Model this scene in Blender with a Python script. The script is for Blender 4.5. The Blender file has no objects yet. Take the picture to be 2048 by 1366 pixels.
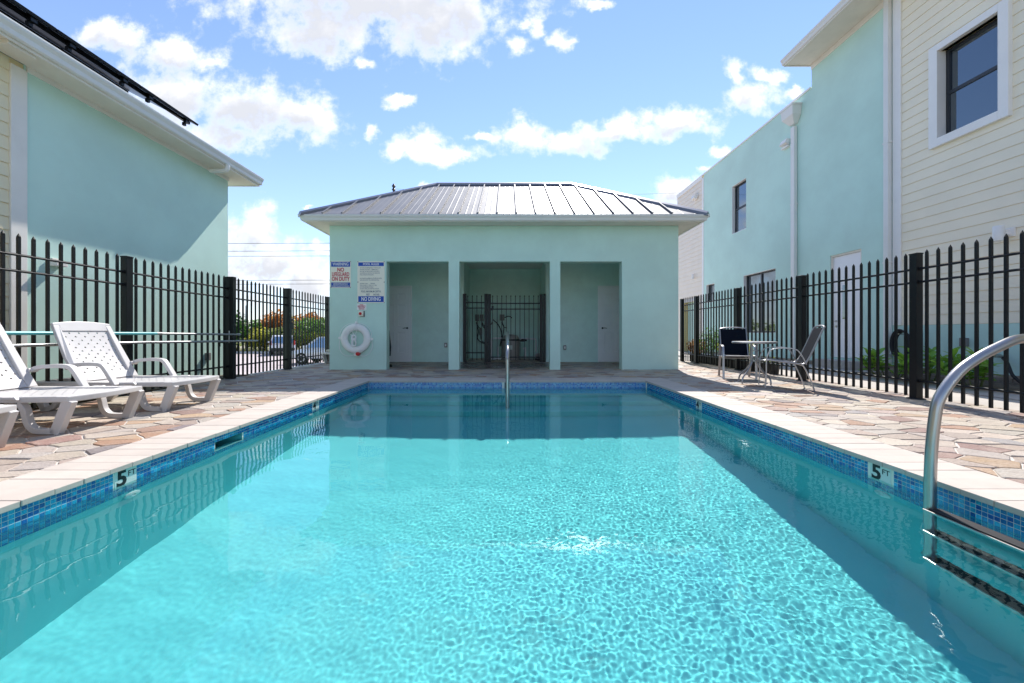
import bpy, bmesh, math, random
from mathutils import Vector, Matrix, noise
import numpy as np
R = math.radians
sc = bpy.context.scene
COL = sc.collection

# ------------------------------------------------------------------ camera
cam = bpy.data.cameras.new('camera')
cam_o = bpy.data.objects.new('camera', cam)
COL.objects.link(cam_o)
sc.camera = cam_o
cam.sensor_width = 36
cam.lens = 36 * 745 / 2048
cam.clip_start = 0.05
cam.clip_end = 2000
cam_o.location = (0, 0, .84)
cam_o.rotation_euler = (R(90), 0, 0)
cam.shift_x = 9 / 2048
cam.shift_y = -17 / 2048

# ------------------------------------------------------------------ sun, sky, exposure
SUN_DIR = Vector((.75, 2.7, 3.35)).normalized()
SUN_EL = math.asin(SUN_DIR.z)
SUN_AZ = math.atan2(SUN_DIR.x, SUN_DIR.y)
sun = bpy.data.lights.new('sun', 'SUN')
sun.energy = 3.3
sun.angle = R(.53)
sun.color = (1, .95, .88)
sun.cycles.is_caustics_light = True
sun_o = bpy.data.objects.new('sun', sun)
COL.objects.link(sun_o)
sun_o.rotation_euler = (-SUN_DIR).to_track_quat('-Z', 'Y').to_euler()
sun_o.location = (5, 20, 25)

sc.view_settings.view_transform = 'Standard'
sc.view_settings.look = 'None'
sc.view_settings.gamma = 1
sc.view_settings.use_curve_mapping = False
sc.view_settings.exposure = 1.05
c = sc.cycles
c.use_denoising = True
c.max_bounces = 10
c.diffuse_bounces = 7
c.glossy_bounces = 4
c.transmission_bounces = 6
c.transparent_max_bounces = 8
c.caustics_refractive = True
c.caustics_reflective = False
c.sample_clamp_indirect = 6
c.blur_glossy = .3

world = bpy.data.worlds.new('World')
sc.world = world
world.use_nodes = True


class NT:
    """small helper around a node tree"""
    def __init__(s, nt):
        s.t = nt

    def n(s, typ, **kw):
        nd = s.t.nodes.new(typ)
        for k, v in kw.items():
            setattr(nd, k, v)
        return nd

    def put(s, sock, v):
        if v is None:
            return
        if isinstance(v, bpy.types.NodeSocket):
            s.t.links.new(v, sock)
        else:
            sock.default_value = v

    def m(s, op, a, b=None, cc=None, clamp=False):
        nd = s.n('ShaderNodeMath', operation=op)
        nd.use_clamp = clamp
        s.put(nd.inputs[0], a)
        s.put(nd.inputs[1], b)
        s.put(nd.inputs[2], cc)
        return nd.outputs[0]

    def v(s, op, a, b=None):
        nd = s.n('ShaderNodeVectorMath', operation=op)
        s.put(nd.inputs[0], a)
        s.put(nd.inputs[1], b)
        return nd.outputs[1] if op in ('LENGTH', 'DOT_PRODUCT', 'DISTANCE') else nd.outputs[0]

    def mix(s, f, a, b, typ='MIX'):
        nd = s.n('ShaderNodeMix', data_type='RGBA', blend_type=typ)
        s.put(nd.inputs[0], f)
        s.put(nd.inputs[6], a)
        s.put(nd.inputs[7], b)
        return nd.outputs[2]

    def noise(s, vec, scale, detail=4, rough=.55, w=None):
        nd = s.n('ShaderNodeTexNoise')
        if vec is not None:
            s.put(nd.inputs['Vector'], vec)
        nd.inputs['Scale'].default_value = scale
        nd.inputs['Detail'].default_value = detail
        nd.inputs['Roughness'].default_value = rough
        return nd

    def ramp(s, f, lo, hi, a=0., b=1.):
        nd = s.n('ShaderNodeMapRange', interpolation_type='SMOOTHSTEP')
        s.put(nd.inputs[0], f)
        nd.inputs[1].default_value = lo
        nd.inputs[2].default_value = hi
        nd.inputs[3].default_value = a
        nd.inputs[4].default_value = b
        return nd.outputs[0]


def build_world():
    T = NT(world.node_tree)
    world.node_tree.nodes.clear()
    out = T.n('ShaderNodeOutputWorld')
    bg = T.n('ShaderNodeBackground')
    bg.inputs[1].default_value = .15
    world.node_tree.links.new(bg.outputs[0], out.inputs[0])
    sky = T.n('ShaderNodeTexSky', sky_type='NISHITA')
    sky.sun_disc = False
    sky.sun_elevation = SUN_EL
    sky.sun_rotation = SUN_AZ
    sky.air_density = 1.0
    sky.dust_density = 0
    sky.ozone_density = 1.6
    tc = T.n('ShaderNodeTexCoord')
    d = tc.outputs['Generated']
    sep = T.n('ShaderNodeSeparateXYZ')
    T.put(sep.inputs[0], d)
    ay = T.m('MAXIMUM', T.m('ABSOLUTE', sep.outputs[1]), .12)
    u = T.m('DIVIDE', sep.outputs[0], ay)
    v = T.m('DIVIDE', sep.outputs[2], ay)
    cb = T.n('ShaderNodeCombineXYZ')
    T.put(cb.inputs[0], u)
    T.put(cb.inputs[1], v)
    p0 = cb.outputs[0]
    # domain warp, coarse then fine, so the edges billow
    w1 = T.noise(p0, 5.5, 3)
    w2 = T.noise(p0, 17, 5, .65)
    off1 = T.v('MULTIPLY', T.v('SUBTRACT', w1.outputs['Color'], (.5, .5, .5)), (.12, .09, 0))
    off2 = T.v('MULTIPLY', T.v('SUBTRACT', w2.outputs['Color'], (.5, .5, .5)), (.07, .06, 0))
    p = T.v('ADD', p0, T.v('ADD', off1, off2))
    blobs = [(740, -10, 300, 95), (640, 60, 110, 60), (860, 50, 140, 70), (930, 30, 80, 60),
             (240, 72, 75, 34), (330, 108, 105, 38), (410, 120, 45, 20),
             (370, 190, 140, 62), (500, 215, 120, 62), (590, 238, 95, 48), (430, 268, 95, 34),
             (500, 470, 62, 58), (555, 520, 75, 60), (615, 560, 85, 46), (470, 560, 70, 90), (640, 500, 22, 16),
             (835, 284, 56, 28), (900, 308, 78, 20), (790, 306, 34, 18),
             (1355, 240, 92, 30), (1250, 262, 110, 24), (1120, 280, 110, 26), (1045, 262, 60, 24), (955, 265, 24, 10),
             (1505, 196, 58, 30), (1478, 160, 24, 34), (1540, 150, 34, 14), (1585, 183, 22, 11),
             (1122, 78, 30, 30), (1030, 98, 26, 22), (1066, 50, 24, 30),
             (1368, 388, 62, 34), (1450, 306, 26, 14), (1420, 350, 30, 12),
             (808, 200, 28, 14), (746, 250, 18, 20), (862, 366, 26, 9), (615, 407, 14, 5), (1190, 4, 44, 12), (735, 128, 22, 16)]
    dens = None
    for (bx, by, rx, ry) in blobs:
        cu, cv, ru, rv = (bx - 1015) / 745, (666 - by) / 745, rx * 1.22 / 745, ry * 1.22 / 745
        dd = T.v('LENGTH', T.v('MULTIPLY', T.v('SUBTRACT', p, (cu, cv, 0)), (1 / ru, 1 / rv, 0)))
        dens = dd if dens is None else T.m('SMOOTH_MIN', dens, dd, .25)
    dens = T.m('SUBTRACT', 1, dens)
    # the same kind of scattered cumulus everywhere the photograph does not look
    far = T.noise(d, 2.3, 6, .6)
    side = T.m('SUBTRACT', T.m('MULTIPLY', far.outputs[0], 3.2), 1.72)
    au = T.m('ABSOLUTE', T.m('SUBTRACT', u, .02))
    outm = T.m('MAXIMUM', T.ramp(au, 1.25, 1.6), T.ramp(v, .92, 1.1))
    outm = T.m('MAXIMUM', outm, T.ramp(sep.outputs[1], .05, -.05))
    dens = T.m('ADD', T.m('MULTIPLY', dens, T.m('SUBTRACT', 1, outm)), T.m('MULTIPLY', side, outm))
    fb = T.noise(p0, 13, 9, .62)
    fbv = T.m('SUBTRACT', fb.outputs[0], .5)
    raw = T.m('ADD', dens, T.m('MULTIPLY', fbv, 2.4))
    alpha = T.ramp(raw, -.05, .90)
    # inside: bright rims, softly grey hearts and undersides
    up = T.v('ADD', p, (.012, .035, 0))
    above = None
    for (bx, by, rx, ry) in blobs:
        if rx * ry < 1700:
            continue
        dd = T.v('LENGTH', T.v('MULTIPLY', T.v('SUBTRACT', up, ((bx - 1015) / 745, (666 - by) / 745, 0)), (745 / rx / 1.2, 745 / ry / 1.2, 0)))
        above = dd if above is None else T.m('SMOOTH_MIN', above, dd, .3)
    above = T.m('SUBTRACT', 1, above)
    above = T.m('ADD', T.m('MULTIPLY', above, T.m('SUBTRACT', 1, outm)), T.m('MULTIPLY', side, outm))
    fb2 = T.noise(p0, 6, 6, .6)
    shade = T.m('ADD', above, T.m('MULTIPLY', T.m('SUBTRACT', fb2.outputs[0], .5), 1.5))
    grey = T.m('MULTIPLY', T.ramp(raw, .2, .8), T.ramp(shade, .0, .75), clamp=True)
    ccol = T.mix(T.m('MULTIPLY', grey, .9), (4.4, 4.4, 4.4, 1), (2.4, 2.5, 2.78, 1))
    # clear sky, paler towards the horizon
    skyc = T.mix(1, sky.outputs[0], (.72, .71, .79, 1), 'MULTIPLY')
    el = T.m('MAXIMUM', sep.outputs[2], 0)
    hz = T.m('POWER', T.m('SUBTRACT', 1, el), 5)
    skyc = T.mix(T.m('MULTIPLY', hz, .5), skyc, (2.6, 3.2, 3.9, 1))
    low = T.ramp(sep.outputs[2], .01, -.02)
    skyc = T.mix(low, skyc, (2.2, 2.3, 2.2, 1))
    col = T.mix(T.m('MULTIPLY', alpha, T.m('SUBTRACT', 1, low)), skyc, ccol)
    T.put(bg.inputs[0], col)


build_world()


# ------------------------------------------------------------------ helpers: mesh
class MB:
    def __init__(s):
        s.v = []
        s.f = []

    def add(s, vs, fs):
        k = len(s.v)
        s.v += [tuple(x) for x in vs]
        s.f += [tuple(i + k for i in f) for f in fs]
        return s

    def box(s, x0, x1, y0, y1, z0, z1):
        vs = [(x, y, z) for x in (x0, x1) for y in (y0, y1) for z in (z0, z1)]
        return s.add(vs, [(0, 1, 3, 2), (4, 6, 7, 5), (0, 4, 5, 1), (2, 3, 7, 6), (0, 2, 6, 4), (1, 5, 7, 3)])

    def cbox(s, cx, cy, cz, sx, sy, sz):
        return s.box(cx - sx / 2, cx + sx / 2, cy - sy / 2, cy + sy / 2, cz - sz / 2, cz + sz / 2)

    def prism(s, poly, h0, h1, axis='y'):
        """poly: 2D points, extruded along an axis. axis y: (x,z); z: (x,y); x: (y,z)"""
        n = len(poly)
        def P(a, b, h):
            return {'y': (a, h, b), 'z': (a, b, h), 'x': (h, a, b)}[axis]
        vs = [P(a, b, h0) for a, b in poly] + [P(a, b, h1) for a, b in poly]
        fs = [tuple(range(n))[::-1], tuple(range(n, 2 * n))]
        fs += [(i, (i + 1) % n, n + (i + 1) % n, n + i) for i in range(n)]
        return s.add(vs, fs)

    def ribbon(s, path, th, h0, h1, axis='y'):
        """a strip of thickness th following a 2D path"""
        L, Rr = [], []
        for i, (a, b) in enumerate(path):
            t = Vector(path[min(i + 1, len(path) - 1)]) - Vector(path[max(i - 1, 0)])
            t.normalize()
            n = Vector((-t.y, t.x)) * (th[i] if isinstance(th, (list, tuple)) else th) / 2
            L.append((a + n.x, b + n.y))
            Rr.append((a - n.x, b - n.y))
        n = len(path)
        def P(a, b, h):
            return {'y': (a, h, b), 'z': (a, b, h), 'x': (h, a, b)}[axis]
        vs = [P(*q, h0) for q in L] + [P(*q, h0) for q in Rr] + [P(*q, h1) for q in L] + [P(*q, h1) for q in Rr]
        fs = []
        for i in range(n - 1):
            fs += [(i, i + 1, n + i + 1, n + i), (2 * n + i, 3 * n + i, 3 * n + i + 1, 2 * n + i + 1),
                   (i, 2 * n + i, 2 * n + i + 1, i + 1), (n + i, n + i + 1, 3 * n + i + 1, 3 * n + i)]
        fs += [(0, n, 3 * n, 2 * n), (n - 1, 3 * n - 1, 4 * n - 1, 2 * n - 1)]
        return s.add(vs, fs)

    def tube(s, pts, r, seg=10, cap=True, closed=False):
        pts = [Vector(p) for p in pts]
        n = len(pts)
        rings = []
        prev = None
        for i, p in enumerate(pts):
            if closed:
                t = pts[(i + 1) % n] - pts[i - 1]
            else:
                t = pts[min(i + 1, n - 1)] - pts[max(i - 1, 0)]
            t.normalize()
            if prev is None:
                a = Vector((0, 0, 1)) if abs(t.z) < .9 else Vector((1, 0, 0))
                a = (a - t * a.dot(t)).normalized()
            else:
                a = (prev - t * prev.dot(t)).normalized()
            prev = a
            b = t.cross(a)
            rr = r[i] if isinstance(r, (list, tuple)) else r
            rings.append([p + (a * math.cos(k * 2 * math.pi / seg) + b * math.sin(k * 2 * math.pi / seg)) * rr for k in range(seg)])
        vs = [q for ring in rings for q in ring]
        fs = []
        for i in range(n if closed else n - 1):
            j = (i + 1) % n
            for k in range(seg):
                fs.append((i * seg + k, i * seg + (k + 1) % seg, j * seg + (k + 1) % seg, j * seg + k))
        if cap and not closed:
            fs.append(tuple(range(seg))[::-1])
            fs.append(tuple(range((n - 1) * seg, n * seg)))
        return s.add(vs, fs)

    def lathe(s, prof, cx=0, cy=0, seg=24, axis='z'):
        """prof: (radius, height) list"""
        vs = []
        for r, z in prof:
            for k in range(seg):
                a = k * 2 * math.pi / seg
                q = (r * math.cos(a), r * math.sin(a))
                vs.append((cx + q[0], cy + q[1], z) if axis == 'z' else ((z, cx + q[0], cy + q[1]) if axis == 'x' else (cx + q[0], z, cy + q[1])))
        fs = []
        for i in range(len(prof) - 1):
            for k in range(seg):
                fs.append((i * seg + k, i * seg + (k + 1) % seg, (i + 1) * seg + (k + 1) % seg, (i + 1) * seg + k))
        fs.append(tuple(range(seg))[::-1])
        fs.append(tuple(range((len(prof) - 1) * seg, len(prof) * seg)))
        return s.add(vs, fs)

    def ring(s, rect, prof):
        """mitred rectangular ring: prof = (outset, z) points joined into a closed section"""
        x0, x1, y0, y1 = rect
        n = len(prof)
        vs = []
        for (o, z) in prof:
            vs += [(x0 - o, y0 - o, z), (x1 + o, y0 - o, z), (x1 + o, y1 + o, z), (x0 - o, y1 + o, z)]
        fs = []
        for i in range(n):
            j = (i + 1) % n
            for k in range(4):
                l = (k + 1) % 4
                fs.append((i * 4 + k, i * 4 + l, j * 4 + l, j * 4 + k))
        return s.add(vs, fs)

    def mesh(s, name, mats, smooth=False, bevel=0, fix=True):
        me = bpy.data.meshes.new(name)
        me.from_pydata(s.v, [], s.f)
        if fix or bevel:
            bm = bmesh.new()
            bm.from_mesh(me)
            bmesh.ops.recalc_face_normals(bm, faces=bm.faces)
            if bevel:
                ed = [e for e in bm.edges if len(e.link_faces) == 2 and e.calc_face_angle(0) > R(40)]
                bmesh.ops.bevel(bm, geom=ed, offset=bevel, segments=2, affect='EDGES', profile=.6, clamp_overlap=True)
            bm.to_mesh(me)
            bm.free()
        if not isinstance(mats, (list, tuple)):
            mats = [mats]
        for m_ in mats:
            me.materials.append(m_)
        if smooth:
            me.polygons.foreach_set('use_smooth', [True] * len(me.polygons))
            me.update()
            try:
                me.set_sharp_from_angle(angle=R(smooth if smooth > 1 else 40))
            except Exception:
                pass
        return me


def link(name, me, parent=None, loc=(0, 0, 0), rz=0):
    o = bpy.data.objects.new(name, me)
    COL.objects.link(o)
    o.location = loc
    o.rotation_euler = (0, 0, rz)
    if parent is not None:
        o.parent = parent
    return o


def part(name, mb, mat, parent, smooth=False, bevel=0, kind=None, label=None):
    o = link(name, mb.mesh(name, mat, smooth, bevel), parent)
    if kind:
        o['kind'] = kind
    if label:
        o['label'] = label
    return o


def thing(name, label, cat, loc=(0, 0, 0), rz=0, group=None):
    o = bpy.data.objects.new(name, None)
    o.empty_display_size = .1
    COL.objects.link(o)
    o.location = loc
    o.rotation_euler = (0, 0, rz)
    o['label'] = label
    o['category'] = cat
    if group:
        o['group'] = group
    return o


def tag(o, label, cat, group=None):
    o['label'] = label
    o['category'] = cat
    if group:
        o['group'] = group
    return o


def struct(name, mb, mat, smooth=False, bevel=0, label=None):
    o = link(name, mb.mesh(name, mat, smooth, bevel))
    o['kind'] = 'structure'
    if label:
        o['label'] = label
    return o


def dup(root, loc, rz, label=None):
    r = root.copy()
    COL.objects.link(r)
    r.location = loc
    r.rotation_euler = (0, 0, rz)
    if label:
        r['label'] = label
    for ch in list(root.children):
        c_ = ch.copy()
        COL.objects.link(c_)
        c_.parent = r
        for g in ch.children:
            d_ = g.copy()
            COL.objects.link(d_)
            d_.parent = c_
    return r


# ------------------------------------------------------------------ helpers: materials
def mat(name, col, rough=.6, metal=0., spec=.5, bump=None, var=0., vscale=3., coat=0., grime=None, obj_random=0., emis=None):
    """procedural principled material; bump=(scale, strength, distance)"""
    m_ = bpy.data.materials.new(name)
    m_.use_nodes = True
    T = NT(m_.node_tree)
    b = m_.node_tree.nodes['Principled BSDF']
    b.inputs['Roughness'].default_value = rough
    b.inputs['Metallic'].default_value = metal
    b.inputs['Specular IOR Level'].default_value = spec
    b.inputs['Coat Weight'].default_value = coat
    tc = T.n('ShaderNodeTexCoord')
    geo = T.n('ShaderNodeNewGeometry')
    pos = geo.outputs['Position']
    cc_ = None
    c4 = (*col, 1)
    cur = c4
    if var:
        n1 = T.noise(pos, vscale, 6, .6)
        f = T.ramp(n1.outputs[0], .3, .7)
        dk = tuple(x * (1 - var) for x in col) + (1,)
        lt = tuple(min(1, x * (1 + var)) for x in col) + (1,)
        cur = T.mix(f, dk, lt)
        rr = T.n('ShaderNodeMapRange')
        T.put(rr.inputs[0], n1.outputs[0])
        rr.inputs[3].default_value = max(0, rough - .08)
        rr.inputs[4].default_value = min(1, rough + .08)
        T.put(b.inputs['Roughness'], rr.outputs[0])
    if grime:
        gs, gc, ga = grime
        n2 = T.noise(T.v('MULTIPLY', pos, (1, 1, .35)), gs, 8, .65)
        cur = T.mix(T.m('MULTIPLY', T.ramp(n2.outputs[0], .55, .8), ga), cur, (*gc, 1))
    if obj_random:
        oi = T.n('ShaderNodeObjectInfo')
        hs = T.n('ShaderNodeHueSaturation')
        T.put(hs.inputs['Color'], cur)
        T.put(hs.inputs['Value'], T.m('ADD', 1 - obj_random / 2, T.m('MULTIPLY', oi.outputs['Random'], obj_random)))
        cur = hs.outputs[0]
    T.put(b.inputs['Base Color'], cur)
    if bump:
        n3 = T.noise(pos, bump[0], 5, .6)
        bp = T.n('ShaderNodeBump')
        bp.inputs['Strength'].default_value = bump[1]
        bp.inputs['Distance'].default_value = bump[2]
        T.put(bp.inputs['Height'], n3.outputs[0])
        T.put(b.inputs['Normal'], bp.outputs[0])
    return m_


M = {}
M['mint'] = mat('mint_stucco', (.56, .765, .68), .85, bump=(160, .35, .004), var=.05, vscale=1.2, grime=(1.5, (.55, .70, .62), .35))
M['mint2'] = mat('mint_stucco_right', (.53, .735, .66), .85, bump=(120, .4, .005), var=.06, vscale=.8, grime=(1.1, (.52, .66, .60), .4))
M['cream'] = mat('cream_siding', (.80, .71, .50), .6, bump=(40, .15, .002), var=.03, vscale=1.5)
M['cream2'] = mat('cream_siding_right', (.88, .79, .62), .6, bump=(40, .15, .002), var=.03, vscale=1.5)
M['peach'] = mat('cream_siding_far', (.80, .71, .60), .6, var=.03)
M['groove'] = mat('siding_backing', (.86, .68, .36), .8)
M['trim'] = mat('white_trim', (.80, .76, .70), .55, bump=(90, .1, .002), var=.03, grime=(2.5, (.55, .5, .43), .25))
M['trimw'] = mat('white_trim_bright', (.84, .81, .78), .5, var=.02)
M['soffit'] = mat('soffit_paint', (.76, .70, .61), .7, var=.04, grime=(2, (.45, .38, .3), .3))
M['gutter'] = mat('white_gutter', (.74, .73, .70), .38, var=.02, grime=(3, (.5, .48, .42), .25))
M['door'] = mat('white_door', (.87, .85, .86), .45, var=.02, bump=(60, .06, .001))
M['black'] = mat('black_powder_coat', (.007, .008, .009), .42, spec=.35, var=.1, vscale=9)
M['blackrub'] = mat('black_rubber', (.012, .012, .014), .6)
M['frame'] = mat('bronze_window_frame', (.02, .024, .03), .4)
M['steel'] = mat('brushed_steel', (.40, .39, .38), .30, metal=1., bump=(60, .05, .001))
M['silver'] = mat('silver_frame_paint', (.36, .36, .37), .36, metal=.75, var=.05, vscale=20)
M['sling'] = mat('navy_sling_fabric', (.007, .010, .017), .9, spec=.1, bump=(700, .5, .001), var=.1, vscale=30)
M['plastic'] = mat('white_resin', (.55, .53, .52), .42, spec=.5, bump=(200, .1, .0006), var=.03, vscale=5, grime=(5, (.6, .56, .52), .3))
M['coping'] = mat('coping_stone', (.52, .455, .40), .75, bump=(70, .3, .002), var=.05, vscale=5, grime=(7, (.50, .44, .38), .4), obj_random=.1)
M['mortar'] = mat('mortar', (.56, .52, .47), .9, bump=(90, .4, .003), var=.08)
M['grout'] = mat('tile_grout', (.74, .77, .68), .8)
M['pvc'] = mat('pvc_pipe', (.72, .71, .70), .4)
M['tank'] = mat('filter_tank', (.32, .29, .26), .5, var=.06)
M['ebox'] = mat('electric_box', (.20, .19, .18), .5)
M['white'] = mat('white_enamel', (.86, .85, .83), .4)
M['red'] = mat('red_plastic', (.55, .02, .02), .4)
M['concrete'] = mat('concrete_path', (.46, .42, .38), .85, bump=(60, .4, .004), var=.08, vscale=1.5, grime=(2, (.33, .31, .29), .4))
M['soil'] = mat('planting_soil', (.10, .075, .05), .95, bump=(25, .8, .03), var=.3, vscale=8)
M['road'] = mat('road_surface', (.50, .43, .41), .9, bump=(40, .3, .01), var=.06, vscale=.4)
M['ground'] = mat('dry_ground', (.30, .27, .18), .95, bump=(3, .6, .1), var=.2, vscale=.3)
M['kerb'] = mat('kerb_concrete', (.60, .58, .55), .85, var=.05)
M['solar'] = mat('solar_panel_back', (.012, .012, .018), .3)
M['pot'] = mat('nursery_pot', (.025, .024, .023), .6, var=.2)
M['cushion'] = mat('beige_cushion', (.50, .46, .40), .9, bump=(300, .2, .001))
M['dark'] = mat('charcoal_canvas', (.03, .033, .04), .9, bump=(200, .2, .002))
M['rope'] = mat('white_rope', (.85, .85, .85), .8)
M['veneer'] = mat('ledge_stone', (.30, .25, .20), .85, bump=(30, .6, .01), var=.25, vscale=9, obj_random=.6)
M['ceil'] = mat('porch_ceiling', (.84, .83, .80), .8)
M['inner'] = mat('mint_stucco_shade_lifted', (.60, .80, .73), .85, bump=(160, .3, .004), var=.05)  # same mint paint as outside, colour made paler to lift the shade indoors
M['tealpole'] = mat('teal_pole', (.10, .42, .45), .35)
M['bark'] = mat('bark', (.13, .10, .07), .9, bump=(30, .8, .01), var=.2)
M['stem'] = mat('green_stem', (.10, .13, .04), .7)


def glass_mat(name, tint, refl=.35):
    """window pane: dark room behind plus a clear mirror layer"""
    m_ = bpy.data.materials.new(name)
    m_.use_nodes = True
    T = NT(m_.node_tree)
    b = m_.node_tree.nodes['Principled BSDF']
    b.inputs['Base Color'].default_value = (*tint, 1)
    b.inputs['Roughness'].default_value = .05
    b.inputs['IOR'].default_value = 1.5
    out = m_.node_tree.nodes['Material Output']
    gl = T.n('ShaderNodeBsdfGlossy')
    gl.inputs['Roughness'].default_value = .01
    gl.inputs['Color'].default_value = (.75, .9, 1, 1)
    fr = T.n('ShaderNodeFresnel')
    fr.inputs[0].default_value = 1.5
    mx = T.n('ShaderNodeMixShader')
    T.put(mx.inputs[0], T.m('ADD', T.m('MULTIPLY', fr.outputs[0], .8), refl, clamp=True))
    T.put(mx.inputs[1], b.outputs[0])
    T.put(mx.inputs[2], gl.outputs[0])
    T.put(out.inputs[0], mx.outputs[0])
    return m_


M['glass'] = glass_mat('window_glass', (.01, .015, .022), .12)
M['carglass'] = glass_mat('car_glass', (.05, .08, .10), .45)


def leaf_mat(name, c0, c1, trans=.35):
    m_ = bpy.data.materials.new(name)
    m_.use_nodes = True
    T = NT(m_.node_tree)
    b = m_.node_tree.nodes['Principled BSDF']
    b.inputs['Roughness'].default_value = .45
    geo = T.n('ShaderNodeNewGeometry')
    oi = T.n('ShaderNodeObjectInfo')
    n1 = T.noise(geo.outputs['Position'], 3.5, 4)
    f = T.m('ADD', T.m('MULTIPLY', geo.outputs['Random Per Island'], .7), T.m('MULTIPLY', n1.outputs[0], .5), clamp=True)
    col = T.mix(f, (*c0, 1), (*c1, 1))
    hs = T.n('ShaderNodeHueSaturation')
    T.put(hs.inputs['Color'], col)
    T.put(hs.inputs['Value'], T.m('ADD', .8, T.m('MULTIPLY', oi.outputs['Random'], .4)))
    T.put(b.inputs['Base Color'], hs.outputs[0])
    tr = T.n('ShaderNodeBsdfTranslucent')
    T.put(tr.inputs[0], hs.outputs[0])
    mx = T.n('ShaderNodeMixShader')
    mx.inputs[0].default_value = trans
    T.put(mx.inputs[1], b.outputs[0])
    T.put(mx.inputs[2], tr.outputs[0])
    T.put(m_.node_tree.nodes['Material Output'].inputs[0], mx.outputs[0])
    return m_


M['leaf_green'] = leaf_mat('leaf_green', (.07, .18, .03), (.17, .34, .05), .45)
M['leaf_bright'] = leaf_mat('leaf_bright', (.10, .28, .03), (.26, .50, .07), .45)
M['leaf_yellow'] = leaf_mat('leaf_yellow', (.34, .38, .06), (.62, .60, .10), .5)
M['leaf_orange'] = leaf_mat('leaf_orange', (.42, .18, .05), (.72, .34, .10), .5)
M['leaf_dark'] = leaf_mat('leaf_dark', (.03, .10, .02), (.08, .20, .035), .4)
M['leaf_red'] = leaf_mat('leaf_red', (.25, .03, .02), (.5, .3, .03))
M['leaf_olive'] = leaf_mat('leaf_olive', (.16, .24, .06), (.36, .42, .11), .5)


def stone_mat():
    m_ = bpy.data.materials.new('flagstone')
    m_.use_nodes = True
    T = NT(m_.node_tree)
    b = m_.node_tree.nodes['Principled BSDF']
    at = T.n('ShaderNodeAttribute', attribute_name='tone')
    geo = T.n('ShaderNodeNewGeometry')
    pos = geo.outputs['Position']
    n1 = T.noise(pos, 7, 8, .65)
    n2 = T.noise(pos, 2.1, 5, .6)
    col = T.mix(T.m('MULTIPLY', T.ramp(n1.outputs[0], .42, .72), .5), at.outputs['Color'], (.52, .43, .36, 1))
    col = T.mix(T.m('MULTIPLY', T.ramp(n2.outputs[0], .5, .72), .35), col, (.30, .235, .20, 1))
    n5 = T.noise(T.v('MULTIPLY', pos, (5, 22, 5)), 1, 7, .7)
    col = T.mix(T.m('MULTIPLY', T.ramp(n5.outputs[0], .50, .68), .38), col, (.30, .24, .20, 1))
    col = T.mix(T.m('MULTIPLY', T.ramp(n5.outputs[0], .44, .30), .4), col, (.58, .51, .44, 1))
    n4 = T.noise(pos, 45, 4, .7)
    col = T.mix(T.m('MULTIPLY', T.ramp(n4.outputs[0], .35, .7), .35), T.mix(1, col, (.78, .76, .75, 1), 'MULTIPLY'), col)
    # water that has run out of the pump room keeps the stones wet
    wd = T.v('LENGTH', T.v('MULTIPLY', T.v('SUBTRACT', pos, (-.25, 9.75, 0)), (.62, .85, 0)))
    wet = T.ramp(T.m('ADD', wd, T.m('MULTIPLY', T.noise(pos, 2.4, 5).outputs[0], 1.1)), 1.75, 1.25)
    col = T.mix(wet, col, T.mix(1, col, (.38, .38, .40, 1), 'MULTIPLY'))
    T.put(b.inputs['Base Color'], col)
    T.put(b.inputs['Roughness'], T.m('SUBTRACT', T.ramp(n2.outputs[0], .3, .7, .50, .75), T.m('MULTIPLY', wet, .38)))
    n3 = T.noise(pos, 22, 6, .7)
    v = T.n('ShaderNodeTexVoronoi')
    T.put(v.inputs['Vector'], T.v('MULTIPLY', pos, (9, 14, 9)))
    bp = T.n('ShaderNodeBump')
    bp.inputs['Strength'].default_value = .9
    bp.inputs['Distance'].default_value = .009
    T.put(bp.inputs['Height'], T.m('ADD', n3.outputs[0], T.m('MULTIPLY', v.outputs[0], .3)))
    T.put(b.inputs['Normal'], bp.outputs[0])
    return m_


M['stone'] = stone_mat()


def tile_mat():
    m_ = bpy.data.materials.new('glass_mosaic_tile')
    m_.use_nodes = True
    T = NT(m_.node_tree)
    b = m_.node_tree.nodes['Principled BSDF']
    at = T.n('ShaderNodeAttribute', attribute_name='tone')
    geo = T.n('ShaderNodeNewGeometry')
    n1 = T.noise(geo.outputs['Position'], 120, 4, .6)
    col = T.mix(T.ramp(n1.outputs[0], .35, .7), T.mix(1, at.outputs['Color'], (.7, .75, .8, 1), 'MULTIPLY'), at.outputs['Color'])
    T.put(b.inputs['Base Color'], col)
    b.inputs['Roughness'].default_value = .16
    return m_


M['tile'] = tile_mat()
M['markertile'] = mat('depth_marker_tile', (.62, .70, .66), .25)
M['ink'] = mat('black_ink', (.008, .008, .01), .5)


def plaster_mat():
    m_ = bpy.data.materials.new('pool_plaster')
    m_.use_nodes = True
    T = NT(m_.node_tree)
    b = m_.node_tree.nodes['Principled BSDF']
    geo = T.n('ShaderNodeNewGeometry')
    n1 = T.noise(geo.outputs['Position'], 1.2, 6, .6)
    n2 = T.noise(geo.outputs['Position'], 55, 4, .7)
    col = T.mix(n1.outputs[0], (.135, .60, .635, 1), (.175, .66, .685, 1))
    col = T.mix(T.m('MULTIPLY', T.ramp(n2.outputs[0], .4, .7), .15), col, (.25, .68, .71, 1))
    T.put(b.inputs['Base Color'], col)
    b.inputs['Roughness'].default_value = .8
    return m_


M['plaster'] = plaster_mat()


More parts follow.
